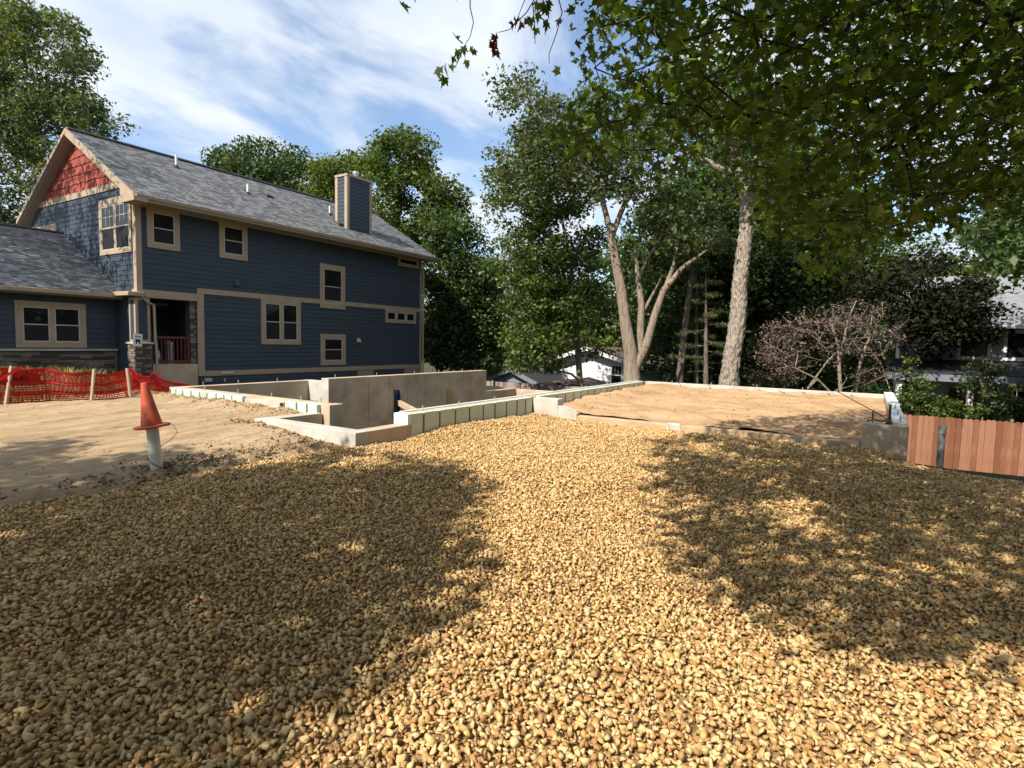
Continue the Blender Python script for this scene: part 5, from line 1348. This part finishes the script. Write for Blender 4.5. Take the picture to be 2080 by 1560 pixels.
# undergrowth that closes the wood at eye level
nU = 520
uu = rng.uniform(1385, 2120, nU); dd = rng.uniform(26, 34, nU)
U = np.array([tuple(at(a, 780, b)) for a, b in zip(uu, dd)]); U[:, 2] = gz(U[:, 0], U[:, 1]) + rng.uniform(.2, 3.0, nU) * rng.random(nU) ** .5
V, F = leaf_quads(U, 60, (.9, .9, .6), .20)
tag(link('undergrowth', npmesh('undergrowth', V, F), M['leaf_dark']), 'dark undergrowth filling the background wood', 'undergrowth', kind='stuff')

# ------------------------------------------------------------------ maple that overhangs the gravel
ML = []   # one flat five-lobed leaf outline, tip along +x
for a, r in ((0, 1.0), (12, .62), (22, .70), (33, .46), (52, .92), (66, .56), (80, .60), (95, .38), (118, .62), (140, .34), (165, .20)):
    ML.append((a, r))
def maple_template(fold=.12, curl=.18):
    pts = [(0, 0)]
    for a, r in ML: pts.append((r * math.cos(math.radians(a)), r * math.sin(math.radians(a))))
    pts.append((-.10, 0))
    for a, r in reversed(ML[1:]): pts.append((r * math.cos(math.radians(-a)), r * math.sin(math.radians(-a))))
    V = [(x * .5, y * .5, fold * abs(y) - curl * max(x, 0) ** 2 * .5) for x, y in pts]
    n = len(pts) - 1
    F = [(0, 1 + i, 1 + (i + 1) % n) for i in range(n)]
    return np.array(V), np.array(F)
MT = [maple_template(.16, .22), maple_template(.05, .45), maple_template(.28, .1)]
def in_poly(u, v, poly):
    poly = np.asarray(poly, float); ins = np.zeros(len(u), bool); j = len(poly) - 1
    for i in range(len(poly)):
        c = ((poly[i, 1] > v) != (poly[j, 1] > v)) & (u < (poly[j, 0] - poly[i, 0]) * (v - poly[i, 1]) / (poly[j, 1] - poly[i, 1] + 1e-9) + poly[i, 0])
        ins ^= c; j = i
    return ins
SUNV = np.array(SUN)
def shadow_xy(P):
    t = P[:, 2] / SUNV[2]
    return P[:, 0] - SUNV[0] * t, P[:, 1] - SUNV[1] * t
# where its boughs hang, seen from the yard, and where its shade lies on the ground
HANG = [(1215, -60), (1205, 60), (1195, 150), (1125, 235), (1118, 285), (1190, 320), (1300, 318), (1375, 350), (1450, 335), (1520, 400), (1560, 470), (1590, 560), (1600, 660), (1655, 665), (1690, 600), (1730, 640), (1760, 560), (1790, 480), (1880, 470), (1990, 430), (2100, 400), (2140, 200), (2140, -60)]
SHADE = [(8.2, 2.6), (6.2, 1.95), (4.3, 1.15), (3.6, .90), (3.25, .38), (3.0, .1), (3.3, -.6), (4.1, -1.8), (5, -4), (10, -4.5), (15, -3.5), (13.5, .2), (11.5, 1.2), (9.6, 2.2)]
n = 60000
u = rng.uniform(1060, 2130, n); v = rng.uniform(-50, 670, n); d = rng.uniform(3.0, 8.5, n)
A = np.array([tuple(at(a, b_, c)) for a, b_, c in zip(u, v, d)])
ok = in_poly(u, v, HANG)
sx, sy = shadow_xy(A)
ins = in_poly(sx, sy, SHADE)
far = (sx > 17)
holes = nz(sx, sy, 1.9, 5) + .5 * nz(sx, sy, 4.3, 2)
ok &= ((ins & (holes < .75)) | far) & (A[:, 2] < 7.5) & (A[:, 2] > 2.0)
thin = np.clip(1 - (v - np.where(u > 1600, 400, 240)) / 330, .10, 1) * np.where(u > 1600, 1.0, .7)
ok &= rng.random(n) < thin
A = A[ok][:900]
# boughs over the frame that only their shade shows
n = 20000
sx = rng.uniform(2.6, 14, n); sy = rng.uniform(-4, 2.6, n); h = rng.uniform(3.4, 6.8, n)
ok = in_poly(sx, sy, SHADE) & (nz(sx, sy, 1.9, 5) + .5 * nz(sx, sy, 4.3, 2) < .85)
B = np.stack([sx + SUNV[0] / SUNV[2] * h, sy + SUNV[1] / SUNV[2] * h, h], -1)[ok]
bu, bv, bd = proj(B)
vis = (bd > .2) & (bu > -60) & (bu < 2140) & (bv > -60) & (bv < 1600)
B = B[~vis | (in_poly(bu, bv, HANG) & (bd > 2.6) & (rng.random(len(B)) < .35))][:2000]
print('maple clusters', len(A), len(B))
bu, bv, bd = proj(B)
hid = ~((bd > .2) & (bu > -150) & (bu < 2230) & (bv > -150))
CL = np.concatenate([A, B])
mt = empty('maple_tree', (4.6, -5.2, gzf(4.6, -5.2)), 'large maple overhanging the gravel with broad lobed olive-green leaves', 'tree')
mz = gzf(4.6, -5.2)
trunks = [[(4.6, -5.2, mz - .4, .42), (4.6, -5.15, 1.0, .34), (4.65, -5.0, 3.2, .29), (4.7, -4.8, 5.2, .22), (4.6, -4.6, 8.0, .12)],
          [(4.65, -5.0, 3.3, .15), (5.3, -3.4, 4.2, .11), (5.7, -2.0, 4.6, .085), (5.6, -.6, 4.9, .06), (5.3, .8, 4.7, .04)],
          [(4.7, -4.8, 4.6, .13), (3.7, -3.0, 5.6, .10), (2.8, -1.4, 5.9, .07), (2.3, .3, 5.7, .04)],
          [(4.65, -5.0, 3.9, .12), (6.6, -3.2, 4.6, .09), (7.8, -1.6, 4.6, .06), (8.3, -.3, 4.4, .035)]]
arr, Pp, Rr, nt = grow(trunks, CL, .0045, .30, .46)
V, F = branch_mesh(arr, Pp, Rr, nt, 8, .10)
link('trunk', npmesh('trunk', V - np.array(mt.location), F, True), M['bark_dark'], mt)
def maple_leaves(CL, per, spread, lo=.085, hi=.15):
    c = np.repeat(CL, per, 0); n = len(c)
    off = rng.normal(size=(n, 3)); off /= np.linalg.norm(off, axis=1)[:, None]
    c = c + off * (rng.random(n) ** .5)[:, None] * np.array(spread)
    nrm = rng.normal(size=(n, 3)) * .55 + np.array([0, 0, .75]); nrm /= np.linalg.norm(nrm, axis=1)[:, None]
    t = off * np.array([1, 1, .3]) + rng.normal(size=(n, 3)) * .4 + np.array([0, 0, -.75]); t -= nrm * (t * nrm).sum(1)[:, None]; t /= np.linalg.norm(t, axis=1)[:, None]
    b = np.cross(nrm, t)
    return c, np.stack([t, b, nrm], -1), rng.uniform(lo, hi, n)
c, Rm, sz = maple_leaves(np.concatenate([A, B[~hid]]), 13, (.27, .27, .20), .075, .135)
lu, lv, ld = proj(c)
keep = ~((ld < 2.2) & (lu > -100) & (lu < 2200) & (lv > -100))
c = c[keep]; Rm = Rm[keep]; sz = sz[keep]; lu = lu[keep]; lv = lv[keep]; ld = ld[keep]
inv = (lu > 0) & (lu < 2080) & (lv > 0) & (ld > .5)
order = np.argsort(np.where(inv, ld / sz, 1e9)); big = order[:300]; rest = order[300:]
Vs = []; Fs = []; k0 = 0
pick = rng.integers(0, 3, len(c))
for k, (tv, tf) in enumerate(MT):
    idx = rest[pick[rest] == k]
    vv = np.einsum('nij,vj->nvi', Rm[idx], tv) * sz[idx, None, None] + c[idx, None, :]
    Vs.append(vv.reshape(-1, 3)); Fs.append((tf[None] + (np.arange(len(idx)) * len(tv))[:, None, None] + k0).reshape(-1, 3)); k0 += len(idx) * len(tv)
# leaves high overhead, out of the picture, with a plainer outline
hv = np.array([(0, 0, 0), (.5, 0, -.05), (.28, .2, .02), (.3, .42, .04), (0, .3, .04), (-.15, .3, .05), (-.1, 0, 0), (-.15, -.3, .05), (0, -.3, .04), (.3, -.42, .04), (.28, -.2, .02)])
hf = np.array([(0, i, i + 1 if i < 10 else 1) for i in range(1, 11)])
ch, Rh, sh = maple_leaves(B[hid], 14, (.30, .30, .22), .09, .15)
vv = np.einsum('nij,vj->nvi', Rh, hv) * sh[:, None, None] + ch[:, None, :]
Vs.append(vv.reshape(-1, 3)); Fs.append((hf[None] + (np.arange(len(ch)) * len(hv))[:, None, None] + k0).reshape(-1, 3))
crown = link('crown', npmesh('crown', np.concatenate(Vs) - np.array(mt.location), np.concatenate(Fs)), M['leaf_maple'], mt)
crown['kind'] = 'stuff'
lm = []
for tv, tf in MT:
    me = npmesh('leaf', tv, tf); me.materials.append(M['leaf_maple']); lm.append(me)
for i in big:
    o = bpy.data.objects.new('leaf', lm[pick[i]]); C.objects.link(o); o.parent = mt
    m4 = Matrix(Rm[i].tolist()).to_4x4()
    o.location = Vector(c[i]) - mt.location; o.rotation_euler = m4.to_euler(); s = float(sz[i]); o.scale = (s, s, s)
# the two thin hanging sprays against the sky
def spray(tw, leaves, d, lm_, parent):
    for l in tw: 
        MB().tube([at(a, b_, d) for a, b_ in l], np.linspace(.0035, .0016, len(l)), 5).build('twig', M['bark_dark'], parent)
    for (a, b_, s, ang, mm) in leaves:
        p = at(a, b_, d + rng.uniform(-.05, .05)); k = rng.integers(0, 3)
        me = lm[k] if mm == 'g' else ldry[k]
        o = bpy.data.objects.new('leaf', me); C.objects.link(o); o.parent = parent
        # hang: leaf axis mostly down
        t = Vector((rng.normal() * .35, rng.normal() * .35, -1)).normalized(); nrm = (CAM_R @ Vector((rng.normal() * .6, rng.normal() * .4, 1))); nrm = (nrm - t * nrm.dot(t)).normalized(); bb_ = nrm.cross(t)
        o.location = p - worigin(parent); o.rotation_euler = Matrix((t, bb_, nrm)).transposed().to_4x4().to_euler(); o.scale = (s, s * rng.uniform(.6, 1), s)
ldry = []
for tv, tf in [maple_template(.5, .5), maple_template(.6, .2), maple_template(.4, .8)]:
    me = npmesh('leaf', tv, tf); me.materials.append(M['leaf_dry']); ldry.append(me)
bough = MB().tube([at(960, -30, 2.9), at(1050, -120, 2.9), at(1200, -160, 3.2), (3.7, .6, 4.9), (2.8, -.8, 5.8)], [.005, .008, .012, .018, .03], 6).build('bough', M['bark_dark'], mt)
spray([[(955, -30), (955, 15), (962, 45), (955, 75), (942, 95)], [(942, 95), (935, 115), (925, 135)], [(940, 88), (928, 78), (920, 66)], [(1100, -30), (1082, 5), (1070, 25), (1050, 45), (1035, 60), (1012, 66)], [(1082, 5), (1086, 50), (1087, 90)], [(1130, -20), (1142, 25), (1130, 70), (1115, 110), (1116, 130)], [(1110, -30), (1066, 0), (1050, 40)]],
      [(942, 98, .085, 0, 'g'), (930, 105, .095, 0, 'g'), (958, 98, .07, 0, 'g'), (962, 104, .06, 0, 'g'), (918, 118, .09, 0, 'g'), (905, 135, .10, 0, 'g'), (893, 140, .10, 0, 'g'), (903, 160, .095, 0, 'g'), (888, 150, .08, 0, 'g'), (915, 135, .07, 0, 'g'), (948, 125, .06, 0, 'g'), (932, 75, .045, 0, 'g'), (950, 132, .05, 0, 'g'),
       (1007, 75, .085, 0, 'd'), (1004, 95, .09, 0, 'd'), (1010, 105, .08, 0, 'd'), (1000, 88, .08, 0, 'd'), (1048, 42, .085, 0, 'd'), (1055, 50, .08, 0, 'd'), (1043, 50, .07, 0, 'd'),
       (1100, 10, .11, 0, 'g'), (1090, 30, .10, 0, 'g'), (1110, 15, .11, 0, 'g'), (1080, 40, .10, 0, 'g'), (1088, 60, .10, 0, 'g'), (1108, 45, .11, 0, 'g'), (1092, 8, .09, 0, 'g'), (1072, 40, .07, 0, 'g'), (1113, 5, .09, 0, 'g')], 2.9, lm, mt)

# ------------------------------------------------------------------ tree left of the lot whose shade lies across the gravel, sand and gable
SH2 = [(2.0, 8.1), (3.6, 8.2), (4.7, 6.6), (5.0, 4.0), (4.9, 3.35), (3.9, 3.05), (3.4, 2.72), (2.83, 2.02), (2.33, 1.6), (1.95, 1.5), (1.77, 1.2), (1.2, 1.0), (.2, .8), (-2, 1.5), (-4, 4), (-3, 8)]
n = 5200
sx = rng.uniform(-4, 5.1, n); sy = rng.uniform(.7, 8.3, n); h = rng.uniform(4.6, 8.5, n)
den = nz(sx, sy, 1.25, 3) + .55 * nz(sx, sy, 3.1, 7) + .8 * smooth(5.9, 7.6, sy) - .15 - .22 * smooth(2.4, 1.4, sx)
ok = in_poly(sx, sy, SH2) & (den < .24) & (((sx - 3.75) / .5) ** 2 + ((sy - 5.92) / .42) ** 2 > 1)
Bl = np.stack([sx + SUNV[0] / SUNV[2] * h, sy + SUNV[1] / SUNV[2] * h, h], -1)[ok][:1250]
bu, bv, bd = proj(Bl)
Bl = Bl[~((bd > .2) & (bu > -80) & (bu < 2160) & (bv > -120))]
q0 = (-7.0, 5.0)
lz = gzf(*q0)
make_tree('shade_tree', (q0[0], q0[1], lz), [[(q0[0], q0[1], lz - .3, .4), (q0[0], q0[1], 3, .32), (q0[0] + .3, q0[1], 6, .22), (q0[0] + .6, q0[1], 9, .1)]], Bl, 23, (.42, .42, .22), .15, M['leaf_mid'], M['bark'],
          'spreading tree left of the yard whose shade falls on the gravel', alpha=.2)
# dappling tree beside the wing
n = 1500
gy_ = rng.uniform(20.2, 28.0, n); gzz = rng.uniform(2.8, 8.4, n)
h = rng.uniform(4.5, 9.0, n)
G1 = np.stack([9.3 + SUNV[0] * h, gy_ + SUNV[1] * h, gzz + SUNV[2] * h], -1)
keep_ = (rng.random(n) < np.clip(.35 + .12 * (gy_ - 21.5), .06, .9)) & (nz(gy_, gzz, 2.2, 3) < .7)
G1 = G1[keep_][:260]
wy_ = rng.uniform(21, 25.5, n); wx_ = rng.uniform(4.5, 9.2, n); wz = WEZ + WSL * (wy_ - WEY)
h = rng.uniform(6, 10, n)
G2 = np.stack([wx_ + SUNV[0] * h, wy_ + SUNV[1] * h, wz + SUNV[2] * h], -1)[:330]
Gs = np.concatenate([G1, G2]); bu, bv, bd = proj(Gs)
Gs = Gs[~((bd > .2) & (bu > 20) & (bu < 2160) & (bv > -20))]
x0, y0 = -1.0, 29.5; z0 = gzf(x0, y0)
make_tree('broadleaf_tree', (x0, y0, z0), [[(x0, y0, z0 - .3, .4), (x0, y0, 4, .32), (x0 + .3, y0 - .4, 9, .2), (x0 + .5, y0 - .6, 13, .08)]], Gs, 20, (.42, .42, .22), .15, M['leaf_mid'], M['bark'], 'loose-crowned tree beside the wing whose shade dapples the gable', alpha=.2)
